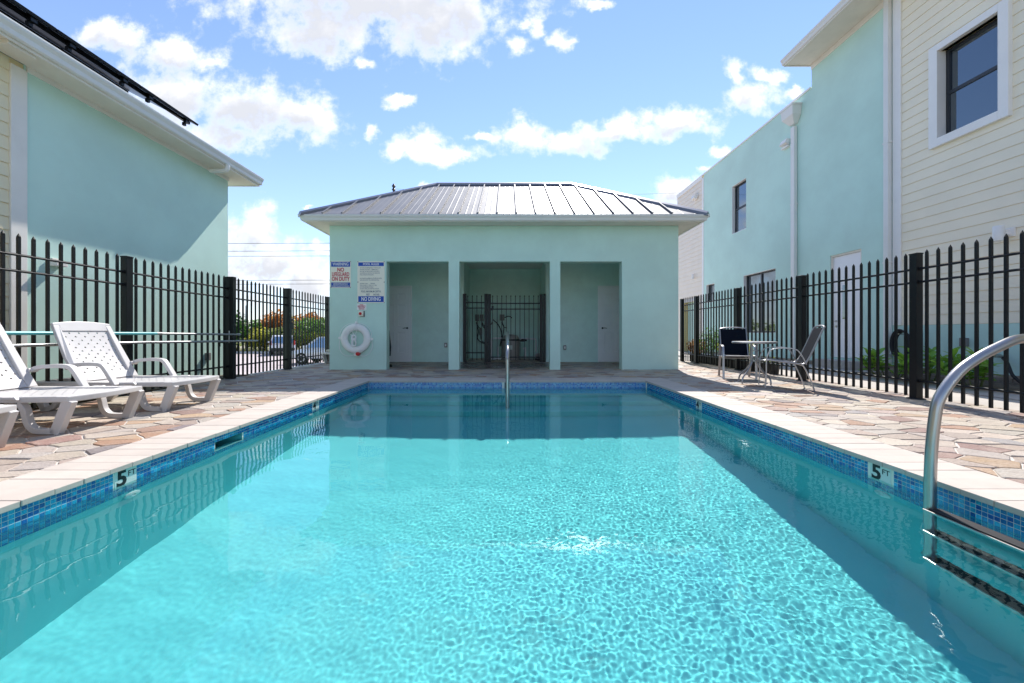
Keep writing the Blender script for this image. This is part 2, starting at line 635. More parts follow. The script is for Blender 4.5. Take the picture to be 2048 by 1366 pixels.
def water_mat():
    m_ = bpy.data.materials.new('pool_water')
    m_.use_nodes = True
    nt = m_.node_tree
    nt.nodes.clear()
    o = nt.nodes.new('ShaderNodeOutputMaterial')
    g = nt.nodes.new('ShaderNodeBsdfGlass')
    g.inputs['Roughness'].default_value = 0
    g.inputs['IOR'].default_value = 1.333
    g.inputs['Color'].default_value = (.86, 1, 1, 1)
    nt.links.new(g.outputs[0], o.inputs[0])
    return m_


M['water'] = water_mat()


def roof_mat():
    m_ = mat('standing_seam_metal', (.25, .25, .255), .52, metal=.45, var=.05, vscale=2.5, bump=(3, .06, .01))
    return m_


M['roof'] = roof_mat()
M['roofedge'] = mat('roof_ridge_metal', (.20, .20, .22), .35, metal=.8)
M['carwhite'] = mat('car_paint_white', (.72, .73, .75), .25, coat=.6)
M['carsilver'] = mat('car_paint_silver', (.60, .63, .66), .28, metal=.3, coat=.6)
M['tyre'] = mat('tyre', (.015, .015, .015), .8)
M['lampred'] = mat('tail_lamp', (.45, .01, .01), .2)
M['signcream'] = mat('sign_face', (.86, .83, .70), .45)
M['signblue'] = mat('sign_blue', (.008, .075, .42), .45)
M['signred'] = mat('sign_red', (.55, .01, .05), .45)
M['signgrey'] = mat('sign_small_print', (.16, .18, .24), .5)

# ------------------------------------------------------------------ THE GROUND
FX_L, FX_R = -5.11, 5.22           # the two fence lines
PX, PY0, PY1 = 2.45, -1.6, 6.56    # pool inside edges
WZ = -.126                          # water level
HX0, HX1, HY0 = -4.095, 3.934, 8.57   # pool house front wall

g = MB()
g.add([(-400, -200, -.9), (400, -200, -.9), (400, 700, -.9), (-400, 700, -.9)], [(0, 1, 2, 3)])
# the sheet stays below the terrace; the pool basin is cut clear by lying lower than the terrace fill
g_v = [(-400, -200), (-2.6, -200), (2.6, -200), (400, -200)]
g = MB()
xs = [-400, -2.7, 2.7, 400]
ys = [-200, PY0 - .2, PY1 + .2, 700]
vs = [(x, y, -.9) for y in ys for x in xs]
fs = []
for j in range(3):
    for i in range(3):
        if i == 1 and j == 1:
            continue
        a = j * 4 + i
        fs.append((a, a + 1, a + 5, a + 4))
g.add(vs, fs)
ground = struct('ground', g, M['ground'])
road = struct('road', MB().box(-60, 60, 14.2, 31.5, -.93, -.885), M['road'])
struct('kerb', MB().box(-60, 60, 31.52, 31.75, -.93, -.72), M['kerb'])

# terrace fill (mortar bed under the flagstones), pool left open
tb = MB()
tb.box(FX_L - .07, -2.868, -3.5, 13.2, -.89, -.0095)
tb.box(2.868, 6.35, -3.5, 13.2, -.89, -.0095)
tb.box(-2.866, 2.866, 6.975, 13.2, -.89, -.0096)
tb.box(-2.866, 2.866, -3.5, PY0 - .42, -.89, -.0096)
deck = struct('pool_deck', tb, M['mortar'])
struct('deck_edge', MB().box(FX_L - .17, FX_L - .072, 7.55, 13.3, -.89, .004), M['kerb'])


# ------------------------------------------------------------------ flagstones
rnd = random.Random(7)
TONES = [((.62, .54, .44), 40), ((.57, .51, .45), 24), ((.46, .27, .18), 10), ((.37, .235, .20), 7),
         ((.40, .38, .37), 12), ((.56, .38, .24), 9), ((.50, .40, .34), 16), ((.28, .24, .24), 5)]


def pick_tone():
    t = rnd.uniform(0, sum(w for _, w in TONES))
    for cc_, w in TONES:
        t -= w
        if t <= 0:
            break
    k = rnd.uniform(.78, 1.0)
    return tuple(min(.8, x * k * rnd.uniform(.97, 1.03)) for x in cc_)


def clip(poly, a, b, cc_):
    """keep the half plane a*x+b*y<=c"""
    out = []
    n = len(poly)
    for i in range(n):
        p, q = poly[i], poly[(i + 1) % n]
        dp, dq = a * p[0] + b * p[1] - cc_, a * q[0] + b * q[1] - cc_
        if dp <= 0:
            out.append(p)
        if (dp < 0 < dq) or (dq < 0 < dp):
            t = dp / (dp - dq)
            out.append((p[0] + t * (q[0] - p[0]), p[1] + t * (q[1] - p[1])))
    return out


def stone_polys(x0, x1, y0, y1, gx=.29, gy=.155, gap=.0055):
    seeds = {}
    nx, ny = int((x1 - x0) / gx) + 2, int((y1 - y0) / gy) + 2
    for j in range(-1, ny + 1):
        for i in range(-1, nx + 1):
            sx = (i + .5 + (.5 if j % 2 else 0) + rnd.uniform(-.42, .42)) * gx + x0
            sy = (j + .5 + rnd.uniform(-.42, .42)) * gy + y0
            seeds[i, j] = (sx, sy)
    res = []
    for (i, j), (sx, sy) in seeds.items():
        if not (x0 - gx < sx < x1 + gx and y0 - gy < sy < y1 + gy):
            continue
        poly = [(sx - 1, sy - 1), (sx + 1, sy - 1), (sx + 1, sy + 1), (sx - 1, sy + 1)]
        for dj in (-2, -1, 0, 1, 2):
            for di in (-2, -1, 0, 1, 2):
                q = seeds.get((i + di, j + dj))
                if q is None or (di == 0 and dj == 0):
                    continue
                # distances are stretched in y so that stones lie long in x
                ax, ay = q[0] - sx, (q[1] - sy) * 2.0
                L = math.hypot(ax, q[1] - sy)
                cc_ = (q[0] ** 2 - sx ** 2 + 2.0 * (q[1] ** 2 - sy ** 2)) / 2 - gap * math.hypot(ax, ay)
                poly = clip(poly, ax, ay, cc_)
                if len(poly) < 3:
                    break
        for (a, b, cc_) in ((1, 0, x1), (-1, 0, -x0), (0, 1, y1), (0, -1, -y0)):
            poly = clip(poly, a, b, cc_) if len(poly) >= 3 else poly
        if len(poly) < 3:
            continue
        A = abs(sum(poly[k][0] * poly[(k + 1) % len(poly)][1] - poly[(k + 1) % len(poly)][0] * poly[k][1] for k in range(len(poly)))) / 2
        if A < .004:
            continue
        # roughen the outline
        out = []
        for k in range(len(poly)):
            p, q = poly[k], poly[(k + 1) % len(poly)]
            L = math.hypot(q[0] - p[0], q[1] - p[1])
            if L < .012:
                out.append(p)
                continue
            out.append((p[0] + (q[0] - p[0]) * .06, p[1] + (q[1] - p[1]) * .06))
            if L > .09:
                nx_, ny_ = -(q[1] - p[1]) / L, (q[0] - p[0]) / L
                for t in ((.5,) if L < .2 else (.33, .67)):
                    w = rnd.uniform(-.004, .007)
                    out.append((p[0] + (q[0] - p[0]) * t + nx_ * w, p[1] + (q[1] - p[1]) * t + ny_ * w))
            out.append((p[0] + (q[0] - p[0]) * .94, p[1] + (q[1] - p[1]) * .94))
        cx, cy = sum(p[0] for p in out) / len(out), sum(p[1] for p in out) / len(out)
        res.append((out, (cx, cy), A))
    return res


def stone_mb(mb, poly, ctr, h, tilt):
    n = len(poly)
    def z(x, y):
        return h + tilt[0] * (x - ctr[0]) + tilt[1] * (y - ctr[1])
    ins = [(ctr[0] + (x - ctr[0]) * .965, ctr[1] + (y - ctr[1]) * .955) for x, y in poly]
    vs = [(x, y, -.03) for x, y in poly] + [(x, y, z(x, y) - .004) for x, y in poly] + [(x, y, z(x, y)) for x, y in ins]
    fs = [tuple(range(2 * n, 3 * n))]
    for k in range(n):
        l = (k + 1) % n
        fs += [(k, l, n + l, n + k), (n + k, n + l, 2 * n + l, 2 * n + k)]
    mb.add(vs, fs)
    return len(fs)


def tone_attr(me, cols):
    at = me.color_attributes.new('tone', 'FLOAT_COLOR', 'CORNER')
    buf = np.ones((len(me.loops), 4), dtype=np.float32)
    k = 0
    for pi, p in enumerate(me.polygons):
        buf[p.loop_start:p.loop_start + p.loop_total, :3] = cols[pi]
    at.data.foreach_set('color', buf.ravel())


stones = []
for reg in ((FX_L - .03, -2.875, -3.4, 13.0), (2.875, 5.55, -3.4, 13.0), (-2.875 + .004, 2.875 - .004, 6.985, 12.4)):
    stones += stone_polys(*reg)
def stone_size(s):
    (x, y) = s[1]
    return s[2] / max(.5, y) ** 3
def stone_seen(s):
    x, y = s[1]
    return y > .3 and abs(x) / y * 745 < 1060
def stone_hidden(s):
    x, y = s[1]
    if HX0 < x < HX1 and y > 10.9 and not (-1.2 < x < 1.05):
        return True
    return False
stones = [s for s in stones if not stone_hidden(s)]
stones.sort(key=lambda s: -stone_size(s) * (1 if stone_seen(s) else 0))
rest = MB()
rest_c = []
for k, (poly, ctr, A) in enumerate(stones):
    tone = pick_tone()
    hgt = rnd.uniform(-.0045, .0015)
    tilt = (rnd.uniform(-.008, .008), rnd.uniform(-.008, .008))
    if k < 296:
        mb = MB()
        stone_mb(mb, poly, ctr, hgt, tilt)
        me = mb.mesh('flagstone', M['stone'], fix=False)
        tone_attr(me, [tone] * len(me.polygons))
        link('flagstone', me, deck)
    else:
        nf = stone_mb(rest, poly, ctr, hgt, tilt)
        rest_c += [tone] * nf
me = rest.mesh('flagstone', M['stone'], fix=False)
tone_attr(me, rest_c)
o = link('flagstone_paving', me, deck)
o['kind'] = 'stuff'

# beige concrete strip beyond the right fence and the path by the right building
struct('pavement', MB().box(5.56, 6.35, -3.4, 13.0, -.0094, -.004), M['concrete'])
side = MB()
side.box(6.352, 8.0, -3.4, 17.5, -.2, .012)
struct('path', side, M['concrete'])

# ------------------------------------------------------------------ coping
coping = bpy.data.objects.new('coping', None)
COL.objects.link(coping)
coping['kind'] = 'structure'
PW = .1385
def cope(x0, x1, y0, y1):
    j = rnd.uniform(-.0012, .0012)
    mb = MB().box(x0, x1, y0, y1, -.030 + j, .002 + j)
    part('coping_stone', mb, M['coping'], coping, bevel=.0035)
y = PY0
while y < PY1 - .05:
    y2 = min(y + PW, PY1)
    cope(-2.866, -PX + .018 + rnd.uniform(-.002, .002), y + .0012, y2 - .0012)
    cope(PX - .018 + rnd.uniform(-.002, .002), 2.866, y + .0012, y2 - .0012)
    y = y2
x = -2.866
k = 0
widths = []
while x < 2.866 - .05:
    x2 = min(x + PW * 2, 2.866)
    cope(x + .0012, x2 - .0012, PY1 - .016 + .0012, 6.972)
    x = x2
x = -2.866
while x < 2.866 - .05:
    x2 = min(x + PW * 2, 2.866)
    cope(x + .0012, x2 - .0012, PY0 - .41, PY0 - .002)
    x = x2

# ------------------------------------------------------------------ pool basin with steps
FZ0, FZ1 = -1.62, -1.26            # floor at the near and far end
SK = (3.12, 3.437, -.205, -.078)    # skimmer mouth: y0,y1,z0,z1
ba = MB()
ba.add([(-PX, PY0, FZ0), (PX, PY0, FZ0), (PX, 5.5, FZ1), (-PX, 5.5, FZ1)], [(0, 1, 2, 3)])
ba.add([(PX, PY0, FZ0), (PX, 5.5, FZ1), (PX, PY1, FZ1), (PX, PY1, -.031), (PX, PY0, -.031)], [(0, 1, 2, 3, 4)])
ba.add([(-PX, PY1, -1.4), (PX, PY1, -1.4), (PX, PY1, -.031), (-PX, PY1, -.031)], [(0, 1, 2, 3)])
ba.add([(-PX, PY0, FZ0), (PX, PY0, FZ0), (PX, PY0, -.031), (-PX, PY0, -.031)], [(0, 1, 2, 3)])
a0, a1, z0, z1 = SK
ba.add([(-PX, PY0, FZ0), (-PX, a0, FZ0 + (FZ1 - FZ0) * (a0 - PY0) / (5.5 - PY0)), (-PX, a0, -.031), (-PX, PY0, -.031)], [(0, 1, 2, 3)])
ba.add([(-PX, a1, FZ0 + (FZ1 - FZ0) * (a1 - PY0) / (5.5 - PY0)), (-PX, 5.5, FZ1), (-PX, PY1, FZ1), (-PX, PY1, -.031), (-PX, a1, -.031)], [(0, 1, 2, 3, 4)])
ba.add([(-PX, a0, -1.6), (-PX, a1, -1.6), (-PX, a1, z0), (-PX, a0, z0)], [(0, 1, 2, 3)])
ba.add([(-PX, a0, z1), (-PX, a1, z1), (-PX, a1, -.031), (-PX, a0, -.031)], [(0, 1, 2, 3)])
basin = struct('pool_basin', ba, M['plaster'])
sk = MB()
q = -PX - .28
sk.add([(-PX, a0, z0), (-PX, a1, z0), (q, a1, z0), (q, a0, z0), (-PX, a0, z1), (-PX, a1, z1), (q, a1, z1), (q, a0, z1)],
       [(0, 1, 2, 3), (4, 5, 6, 7), (0, 3, 7, 4), (1, 2, 6, 5), (2, 3, 7, 6)])
part('skimmer', sk, M['tealpole'], basin)
caustic = [basin]
noses = [(6.21, -.43), (5.86, -.70), (5.50, -.98)]
for (yn, zt) in noses:
    st = MB().box(-PX + .001, PX - .001, yn, PY1 - .001, FZ1 - .05, zt)
    o = part('step', st, M['plaster'], basin, bevel=.02)
    caustic.append(o)
# grout band behind the tiles
gb = MB()
t0, rows, tp = -.0305, 12, .0243
tz = t0 - rows * tp
gb.box(PX - .0012, PX + .001, PY0, PY1, tz, t0)
gb.box(-PX, PX, PY1 - .0012, PY1 + .001, tz, t0)
for (b0, b1, c0, c1) in ((PY0, a0, tz, t0), (a1, PY1, tz, t0), (a0, a1, z1, t0), (a0, a1, tz, z0)):
    gb.box(-PX - .001, -PX + .0012, b0, b1, c0, c1)
caustic.append(part('grout', gb, M['grout'], basin))

TC = [((.008, .12, .38), 26), ((.012, .25, .50), 34), ((.015, .36, .56), 28), ((.01, .19, .45), 18), ((.04, .42, .66), 10)]
TCF = [((.02, .17, .55), 30), ((.10, .36, .64), 34), ((.16, .46, .68), 24), ((.05, .26, .6), 20)]
def tcol(tab):
    t = rnd.uniform(0, sum(w for _, w in tab))
    for cc_, w in tab:
        t -= w
        if t <= 0:
            break
    k = rnd.uniform(.85, 1.15)
    return tuple(x * k for x in cc_)
MARK = [('L', 2.32, 2.459, '5'), ('R', 2.376, 2.515, '5'), ('L', 4.68, 4.82, '4'), ('R', 4.70, 4.84, '4'), ('F', -.085, .055, '1')]
MZ = t0 - .139
tiles = []
def skip(side, s0, s1, zb, zt):
    for (sd, m0, m1, _) in MARK:
        if sd == side and s1 > m0 + .002 and s0 < m1 - .002 and zt > MZ + .002:
            return True
    if side == 'L' and s1 > a0 + .002 and s0 < a1 - .002 and zt > z0 + .002 and zb < z1 - .002:
        return True
    return False
for side_ in 'LRF':
    lo, hi = (PY0, PY1) if side_ != 'F' else (-PX, PX)
    n = int((hi - lo) / tp)
    for i in range(n):
        for r in range(rows):
            s0, s1 = lo + i * tp + .0010, lo + (i + 1) * tp - .0010
            zt, zb = t0 - r * tp - .0012, t0 - (r + 1) * tp + .0012
            if skip(side_, s0, s1, zb, zt):
                continue
            tiles.append((side_, s0, s1, zb, zt))
def tile_mb(mb, t):
    side_, s0, s1, zb, zt = t
    h, b = .0024, .0006
    def P(s, z, d):
        return {'L': (-PX + d, s, z), 'R': (PX - d, s, z), 'F': (s, PY1 - d, z)}[side_]
    vs = [P(s0, zb, 0), P(s1, zb, 0), P(s1, zt, 0), P(s0, zt, 0)]
    vs += [P(s0, zb, h - b), P(s1, zb, h - b), P(s1, zt, h - b), P(s0, zt, h - b)]
    vs += [P(s0 + b, zb + b, h), P(s1 - b, zb + b, h), P(s1 - b, zt - b, h), P(s0 + b, zt - b, h)]
    fs = [(8, 9, 10, 11)]
    for k in range(4):
        l = (k + 1) % 4
        fs += [(k, l, 4 + l, 4 + k), (4 + k, 4 + l, 8 + l, 8 + k)]
    mb.add(vs, fs)
    return len(fs)
def tkey(t):
    side_, s0, s1, zb, zt = t
    if side_ == 'F' or zt < -.13:
        return 99
    if PX / max(s0, .1) * 745 > 1040:
        return 90
    return s0
tiles.sort(key=tkey)
tr_ = MB()
trc = []
for k, t in enumerate(tiles):
    col_ = tcol(TCF if t[0] == 'F' else TC)
    if k < 298:
        mb = MB()
        nf = tile_mb(mb, t)
        me = mb.mesh('tile', M['tile'], fix=False)
        tone_attr(me, [col_] * nf)
        link('tile', me, basin)
    else:
        nf = tile_mb(tr_, t)
        trc += [col_] * nf
me = tr_.mesh('tile', M['tile'], fix=False)
tone_attr(me, trc)
o = link('mosaic_tile', me, basin)
o['kind'] = 'stuff'
caustic.append(o)


def text(s_, size, mtx, m_, parent, name='lettering', bold=0., xs=1., align='CENTER', extr=.0004, spacing=1.):
    cu = bpy.data.curves.new(name, 'FONT')
    cu.body = s_
    cu.size = size
    cu.align_x = align
    cu.align_y = 'CENTER'
    cu.offset = bold
    cu.extrude = extr
    cu.space_character = spacing
    cu.resolution_u = 3
    cu.materials.append(m_)
    tmp = bpy.data.objects.new('tmp', cu)
    COL.objects.link(tmp)
    bpy.context.view_layer.update()
    me = bpy.data.meshes.new_from_object(tmp.evaluated_get(bpy.context.evaluated_depsgraph_get()))
    me.name = name
    bpy.data.objects.remove(tmp)
    me.transform(Matrix.Diagonal((xs, 1, 1, 1)))
    o = link(name, me, parent)
    o.matrix_local = mtx
    return o


def frame_mtx(ex, ey, ez, loc):
    return Matrix(((ex[0], ey[0], ez[0], loc[0]), (ex[1], ey[1], ez[1], loc[1]), (ex[2], ey[2], ez[2], loc[2]), (0, 0, 0, 1)))


for (sd, m0, m1, dig) in MARK:
    h = .0028
    mid = (m0 + m1) / 2
    mb = MB()
    if sd == 'L':
        mb.box(-PX, -PX + h, m0 + .001, m1 - .001, MZ + .001, t0)
        F = lambda s, z: frame_mtx((0, 1, 0), (0, 0, 1), (1, 0, 0), (-PX + h + .0006, mid + s, z))
    elif sd == 'R':
        mb.box(PX - h, PX, m0 + .001, m1 - .001, MZ + .001, t0)
        F = lambda s, z: frame_mtx((0, -1, 0), (0, 0, 1), (-1, 0, 0), (PX - h - .0006, mid - s, z))
    else:
        mb.box(m0 + .001, m1 - .001, PY1 - h, PY1, MZ + .001, t0)
        F = lambda s, z: frame_mtx((1, 0, 0), (0, 0, 1), (0, -1, 0), (mid + s, PY1 - h - .0006, z))
    mk = part('depth_marker', mb, M['markertile'], basin, bevel=.001,
              label={'5': 'pale square tile reading 5 FT', '4': 'pale square tile reading 4 FT', '1': 'pale square tile reading 1 FT'}[dig])
    text(dig, .135, F(-.026, t0 - .056), M['ink'], mk, bold=.0045)
    text('FT', .048, F(.036, t0 - .036), M['ink'], mk, bold=.0004)

# return fittings set in the pool walls
for (sd, yy, zz) in (('L', 2.43, -.40), ('R', 2.43, -.40), ('L', 4.62, -.36), ('R', 4.95, -.36)):
    sgn = -1 if sd == 'L' else 1
    mb = MB().lathe([(.052, sgn * PX), (.052, sgn * (PX - .006)), (.038, sgn * (PX - .014)), (.018, sgn * (PX - .016)), (.016, sgn * (PX - .008))], yy, zz, 24, axis='x')
    o = part('return_fitting', mb, M['white'], basin, smooth=True)
    caustic.append(o)

# ------------------------------------------------------------------ water surface
NX, NY = 700, 1130
gx = np.linspace(-PX - .002, PX + .002, NX)
gy = np.linspace(PY0 - .002, PY1 + .001, NY)
zz = np.zeros((NY, NX))
nz = noise.noise
for j in range(NY):
    yv = gy[j]
    for i in range(NX):
        xv = gx[i]
        # choppy to the right, calmer to the left and towards the far end
        m1 = 1 / (1 + math.exp(-(xv + .15 + .5 * nz((xv * .5, yv * .4, 5))) * 2.2))
        far_ = 1 / (1 + math.exp((yv - 4.5) * 2.5))
        a = .0011 * nz((xv * 3.1 + yv * .6, yv * 4.4, 0)) + .00024 * nz((xv * 10, yv * 13 + xv * 2, 3)) * (.35 + .65 * m1)
        b_ = .00016 * nz((xv * 27, yv * 33, 7)) * (.22 + .78 * m1)
        c_ = .00019 * nz((xv * 46, yv * 56, 11)) * m1
        zz[j, i] = WZ + (a * (.3 + .7 * far_) + (b_ + c_) * (.18 + .82 * far_)) * (1 if True else 0)
X_, Y_ = np.meshgrid(gx, gy)
co = np.stack([X_, Y_, zz], axis=-1).reshape(-1, 3).astype(np.float32)
idx = (np.arange(NY - 1)[:, None] * NX + np.arange(NX - 1)[None, :]).reshape(-1)
quads = np.stack([idx, idx + 1, idx + NX + 1, idx + NX], axis=1).astype(np.int32)
wme = bpy.data.meshes.new('water')
wme.vertices.add(len(co))
wme.vertices.foreach_set('co', co.ravel())
wme.loops.add(quads.size)
wme.loops.foreach_set('vertex_index', quads.ravel())
wme.polygons.add(len(quads))
wme.polygons.foreach_set('loop_start', np.arange(0, quads.size, 4, dtype=np.int32))
wme.polygons.foreach_set('loop_total', np.full(len(quads), 4, dtype=np.int32))
wme.update()
wme.polygons.foreach_set('use_smooth', np.ones(len(quads), dtype=bool))
wme.materials.append(M['water'])
water = link('water', wme)
water['kind'] = 'structure'
water.cycles.is_caustics_caster = True


# ------------------------------------------------------------------ six-panel door
def panel_door(parent, x0, x1, z0, z1, yf, hinge_left, m_):
    d = part('door', MB().box(x0, x1, yf, yf + .04, z0, z1), m_, parent)
    w = x1 - x0
    pw = w * .30
    for cx in (x0 + w * .29, x1 - w * .29):
        for (f0, f1) in ((.115, .40), (.48, .775), (.835, .925)):
            mb = MB()
            px0, px1 = cx - pw / 2, cx + pw / 2
            q0, q1 = z0 + (z1 - z0) * f0, z0 + (z1 - z0) * f1
            b = .026
            # recessed groove around a raised field
            mb.ring((px0 + b, px1 - b, q0 + b, q1 - b), [(b, 0), (b, -.014), (b * .5, -.012), (0, -.001)])
            mb.v = [(v_[0], yf + v_[2], v_[1]) for v_ in mb.v]
            mb.box(px0 + b * 1.6, px1 - b * 1.6, yf - .010, yf + .001, q0 + b * 1.6, q1 - b * 1.6)
            part('door_panel', mb, m_, d)
    hx = x1 - .07 if hinge_left else x0 + .07
    s_ = -1 if hinge_left else 1
    zc = z0 + (z1 - z0) * .455
    mb = MB().lathe([(.028, yf), (.028, yf - .012), (.012, yf - .014), (.012, yf - .05)], hx, zc, 16, axis='y')
    mb.tube([(hx, yf - .045, zc), (hx + s_ * .05, yf - .047, zc + .004), (hx + s_ * .12, yf - .043, zc - .006)], [.010, .009, .007], 8)
    part('handle', mb, M['blackrub'], d, smooth=True)
    t = .055
    mb = MB()
    mb.box(x0 - t - .004, x0 - .004, yf - .012, yf + .05, z0, z1 + .004)
    mb.box(x1 + .004, x1 + .004 + t, yf - .012, yf + .05, z0, z1 + .004)
    mb.box(x0 - t - .004, x1 + t + .004, yf - .012, yf + .05, z1 + .0045, z1 + .0045 + t)
    part('door_frame', mb, m_, parent, bevel=.004)
    return d


# ------------------------------------------------------------------ POOL HOUSE
HT = 3.31
ph = thing('pool_house', 'low mint green stucco pool house with three openings and a grey standing seam hip roof', 'building', (0, 0, 0))
OT = 2.485
ops = [(-2.784, -1.357), (-1.109, .978), (1.216, 2.634)]
poly = [(HX0, 0)]
for (o0, o1) in ops:
    poly += [(o0, 0), (o0, OT), (o1, OT), (o1, 0)]
poly += [(HX1, 0), (HX1, HT), (HX0, HT)]
poly = [(x_, z_ if z_ > 0 else -.015) for x_, z_ in poly]
part('front_wall', MB().prism(poly, HY0, HY0 + .22, 'y'), M['mint'], ph, bevel=.006)
HY1 = 12.75
sw = MB()
sw.box(HX0, HX0 + .2, HY0 + .2205, HY1, -.6, HT)
sw.box(HX1 - .2, HX1, HY0 + .2205, HY1, -.6, HT)
sw.box(HX0 + .2005, HX1 - .2005, HY1 - .2, HY1, -.6, HT)
part('wall', sw, M['mint'], ph)
BY = 10.83
for bb in ((HX0 + .2005, -1.27, BY, BY + .12), (1.11, HX1 - .2005, BY, BY + .12),
           (-1.39, -1.27, BY + .1205, HY1 - .2005), (1.11, 1.23, BY + .1205, HY1 - .2005)):
    part('inner_wall', MB().box(*bb, -.015, 3.0), M['inner'], ph)
part('inner_wall', MB().box(-1.2695, 1.1095, HY1 - .212, HY1 - .2005, -.015, 3.0), M['inner'], ph)
part('ceiling', MB().box(HX0 + .2005, HX1 - .2005, HY0 + .2205, HY1 - .2005, 3.0, 3.06), M['ceil'], ph)
panel_door(ph, -3.636, -2.836, .008, 2.15, BY - .03, True, M['door'])
panel_door(ph, 2.684, 3.484, .008, 2.15, BY - .03, False, M['door'])

# eaves: soffit, fascia, gutter, all mitred
rect = (HX0, HX1, HY0, HY1)
part('soffit', MB().ring(rect, [(.003, 3.308), (.36, 3.300), (.36, 3.322), (.003, 3.33)]), M['soffit'], ph)
part('fascia', MB().ring(rect, [(.361, 3.288), (.385, 3.288), (.385, 3.43), (.361, 3.43)]), M['trim'], ph)
part('gutter', MB().ring(rect, [(.3855, 3.31), (.41, 3.296), (.428, 3.312), (.438, 3.352), (.463, 3.385), (.470, 3.405), (.470, 3.425), (.462, 3.425), (.455, 3.392), (.425, 3.33), (.3855, 3.325)]), M['gutter'], ph)
# roof planes
EO = .445
RX0, RX1, RYm = HX0 - EO, HX1 + EO, (HY0 + HY1) / 2
ez, RUN = 3.432, (HY1 - HY0) / 2 + EO
rz_ = 5.085
rl0, rl1 = RX0 + RUN, RX1 - RUN
slope = (rz_ - ez) / RUN
rf = MB()
P0, P1, P2, P3 = (RX0, HY0 - EO, ez), (RX1, HY0 - EO, ez), (RX1, HY1 + EO, ez), (RX0, HY1 + EO, ez)
Q0, Q1 = (rl0, RYm, rz_), (rl1, RYm, rz_)
rf.add([P0, P1, P2, P3, Q0, Q1], [(0, 1, 5, 4), (1, 2, 5), (2, 3, 4, 5), (3, 0, 4), (3, 2, 1, 0)])
roof = part('roof', rf, M['roof'], ph)
# front pans and seams
seamx = [-4.03 + .4233 * i for i in range(19)]
nrm = Vector((0, -slope, 1)).normalized()
def front_y_top(xv):
    """how far up the slope (run) the front plane reaches at this x"""
    return min(RUN, xv - RX0, RX1 - xv)
def fp(xv, run, h=0):
    b = Vector((xv, HY0 - EO + run, ez + slope * run)) + nrm * h
    return b
edges = [RX0] + seamx + [RX1]
for i in range(len(edges) - 1):
    xa, xb = edges[i] + .014, edges[i + 1] - .014
    if xb - xa < .1:
        continue
    mb = MB()
    # the pan and its two pencil ribs
    w = xb - xa
    prof = [(xa, .004)]
    for fr_ in (.33, .66):
        cx = xa + w * fr_
        prof += [(cx - .016, .004), (cx - .006, .0065), (cx + .006, .0065), (cx + .016, .004)]
    prof += [(xb, .004)]
    lo_ = [fp(x_, 0, h_) for x_, h_ in prof]
    hi_ = [fp(x_, max(.01, front_y_top(x_) - .02), h_) for x_, h_ in prof]
    n = len(prof)
    mb.add(lo_ + hi_, [(k, k + 1, n + k + 1, n + k) for k in range(n - 1)])
    part('roof_panel', mb, M['roof'], roof)
for xv in seamx:
    top = front_y_top(xv) - .05
    if top < .08:
        continue
    mb = MB()
    a_, b_ = fp(xv, -.01, 0), fp(xv, top, 0)
    for (w, h0, h1) in ((.008, 0, .045), (.016, .033, .047)):
        vs = [a_ + Vector((sx * w, 0, 0)) + nrm * hh for sx in (-1, 1) for hh in (h0, h1)] + \
             [b_ + Vector((sx * w, 0, 0)) + nrm * hh for sx in (-1, 1) for hh in (h0, h1)]
        mb.add(vs, [(0, 1, 3, 2), (4, 6, 7, 5), (0, 4, 5, 1), (2, 3, 7, 6), (1, 5, 7, 3), (0, 2, 6, 4)])
    part('seam', mb, M['roof'], roof)
for (A_, B_) in ((P0, Q0), (P1, Q1), (P2, Q1), (P3, Q0), (Q0, Q1)):
    A_, B_ = Vector(A_), Vector(B_)
    t = (B_ - A_).normalized()
    sd = t.cross(Vector((0, 0, 1))).normalized()
    mb = MB()
    e = .12 if abs(t.z) < .01 else .10
    drop = e * slope * .72
    up_ = Vector((0, 0, .055))
    vs = []
    for p_ in (A_ - t * .0, B_):
        vs += [p_ + sd * e + up_ - Vector((0, 0, drop)), p_ + up_ + Vector((0, 0, .01)), p_ - sd * e + up_ - Vector((0, 0, drop)),
               p_ - sd * e - Vector((0, 0, drop)), p_ + sd * e - Vector((0, 0, drop))]
    mb.add(vs, [(0, 1, 6, 5), (1, 2, 7, 6), (2, 3, 8, 7), (4, 0, 5, 9), (0, 4, 3, 2, 1), (5, 6, 7, 8, 9)])
    part('ridge_cap', mb, M['roofedge'], roof)

# outlets on the porch wall
for (xv, zv, lb) in ((-1.79, .49, 'small grey outlet box low on the porch wall, left bay'), (1.66, .42, 'small grey outlet box low on the porch wall, right bay')):
    t = thing('outlet_box', lb, 'outlet', (xv, BY - .002, zv), group='outlet boxes in the pool house porch')
    part('cover', MB().cbox(0, -.03, 0, .08, .06, .13), M['ebox'], t, bevel=.01)
    part('socket', MB().cbox(0, -.064, 0, .04, .006, .07), M['white'], t)


# ------------------------------------------------------------------ ornamental fences
def picket_mb(h0, h1, w=.024, ball=False):
    mb = MB()
    hw = w / 2
    mb.box(-hw, hw, -hw, hw, h0, h1 - .055)
    if ball:
        mb.lathe([(.006, h1 - .06), (.007, h1 - .045), (.018, h1 - .035), (.016, h1 - .02), (.003, h1)], 0, 0, 8)
    else:
        k = hw * 1.15
        vs = [(-hw, -hw, h1 - .055), (hw, -hw, h1 - .055), (hw, hw, h1 - .055), (-hw, hw, h1 - .055),
              (-k, -hw * .7, h1 - .035), (k, -hw * .7, h1 - .035), (k, hw * .7, h1 - .035), (-k, hw * .7, h1 - .035), (0, 0, h1)]
        mb.add(vs, [(0, 1, 5, 4), (1, 2, 6, 5), (2, 3, 7, 6), (3, 0, 4, 7), (4, 5, 8), (5, 6, 8), (6, 7, 8), (7, 4, 8)])
    return mb


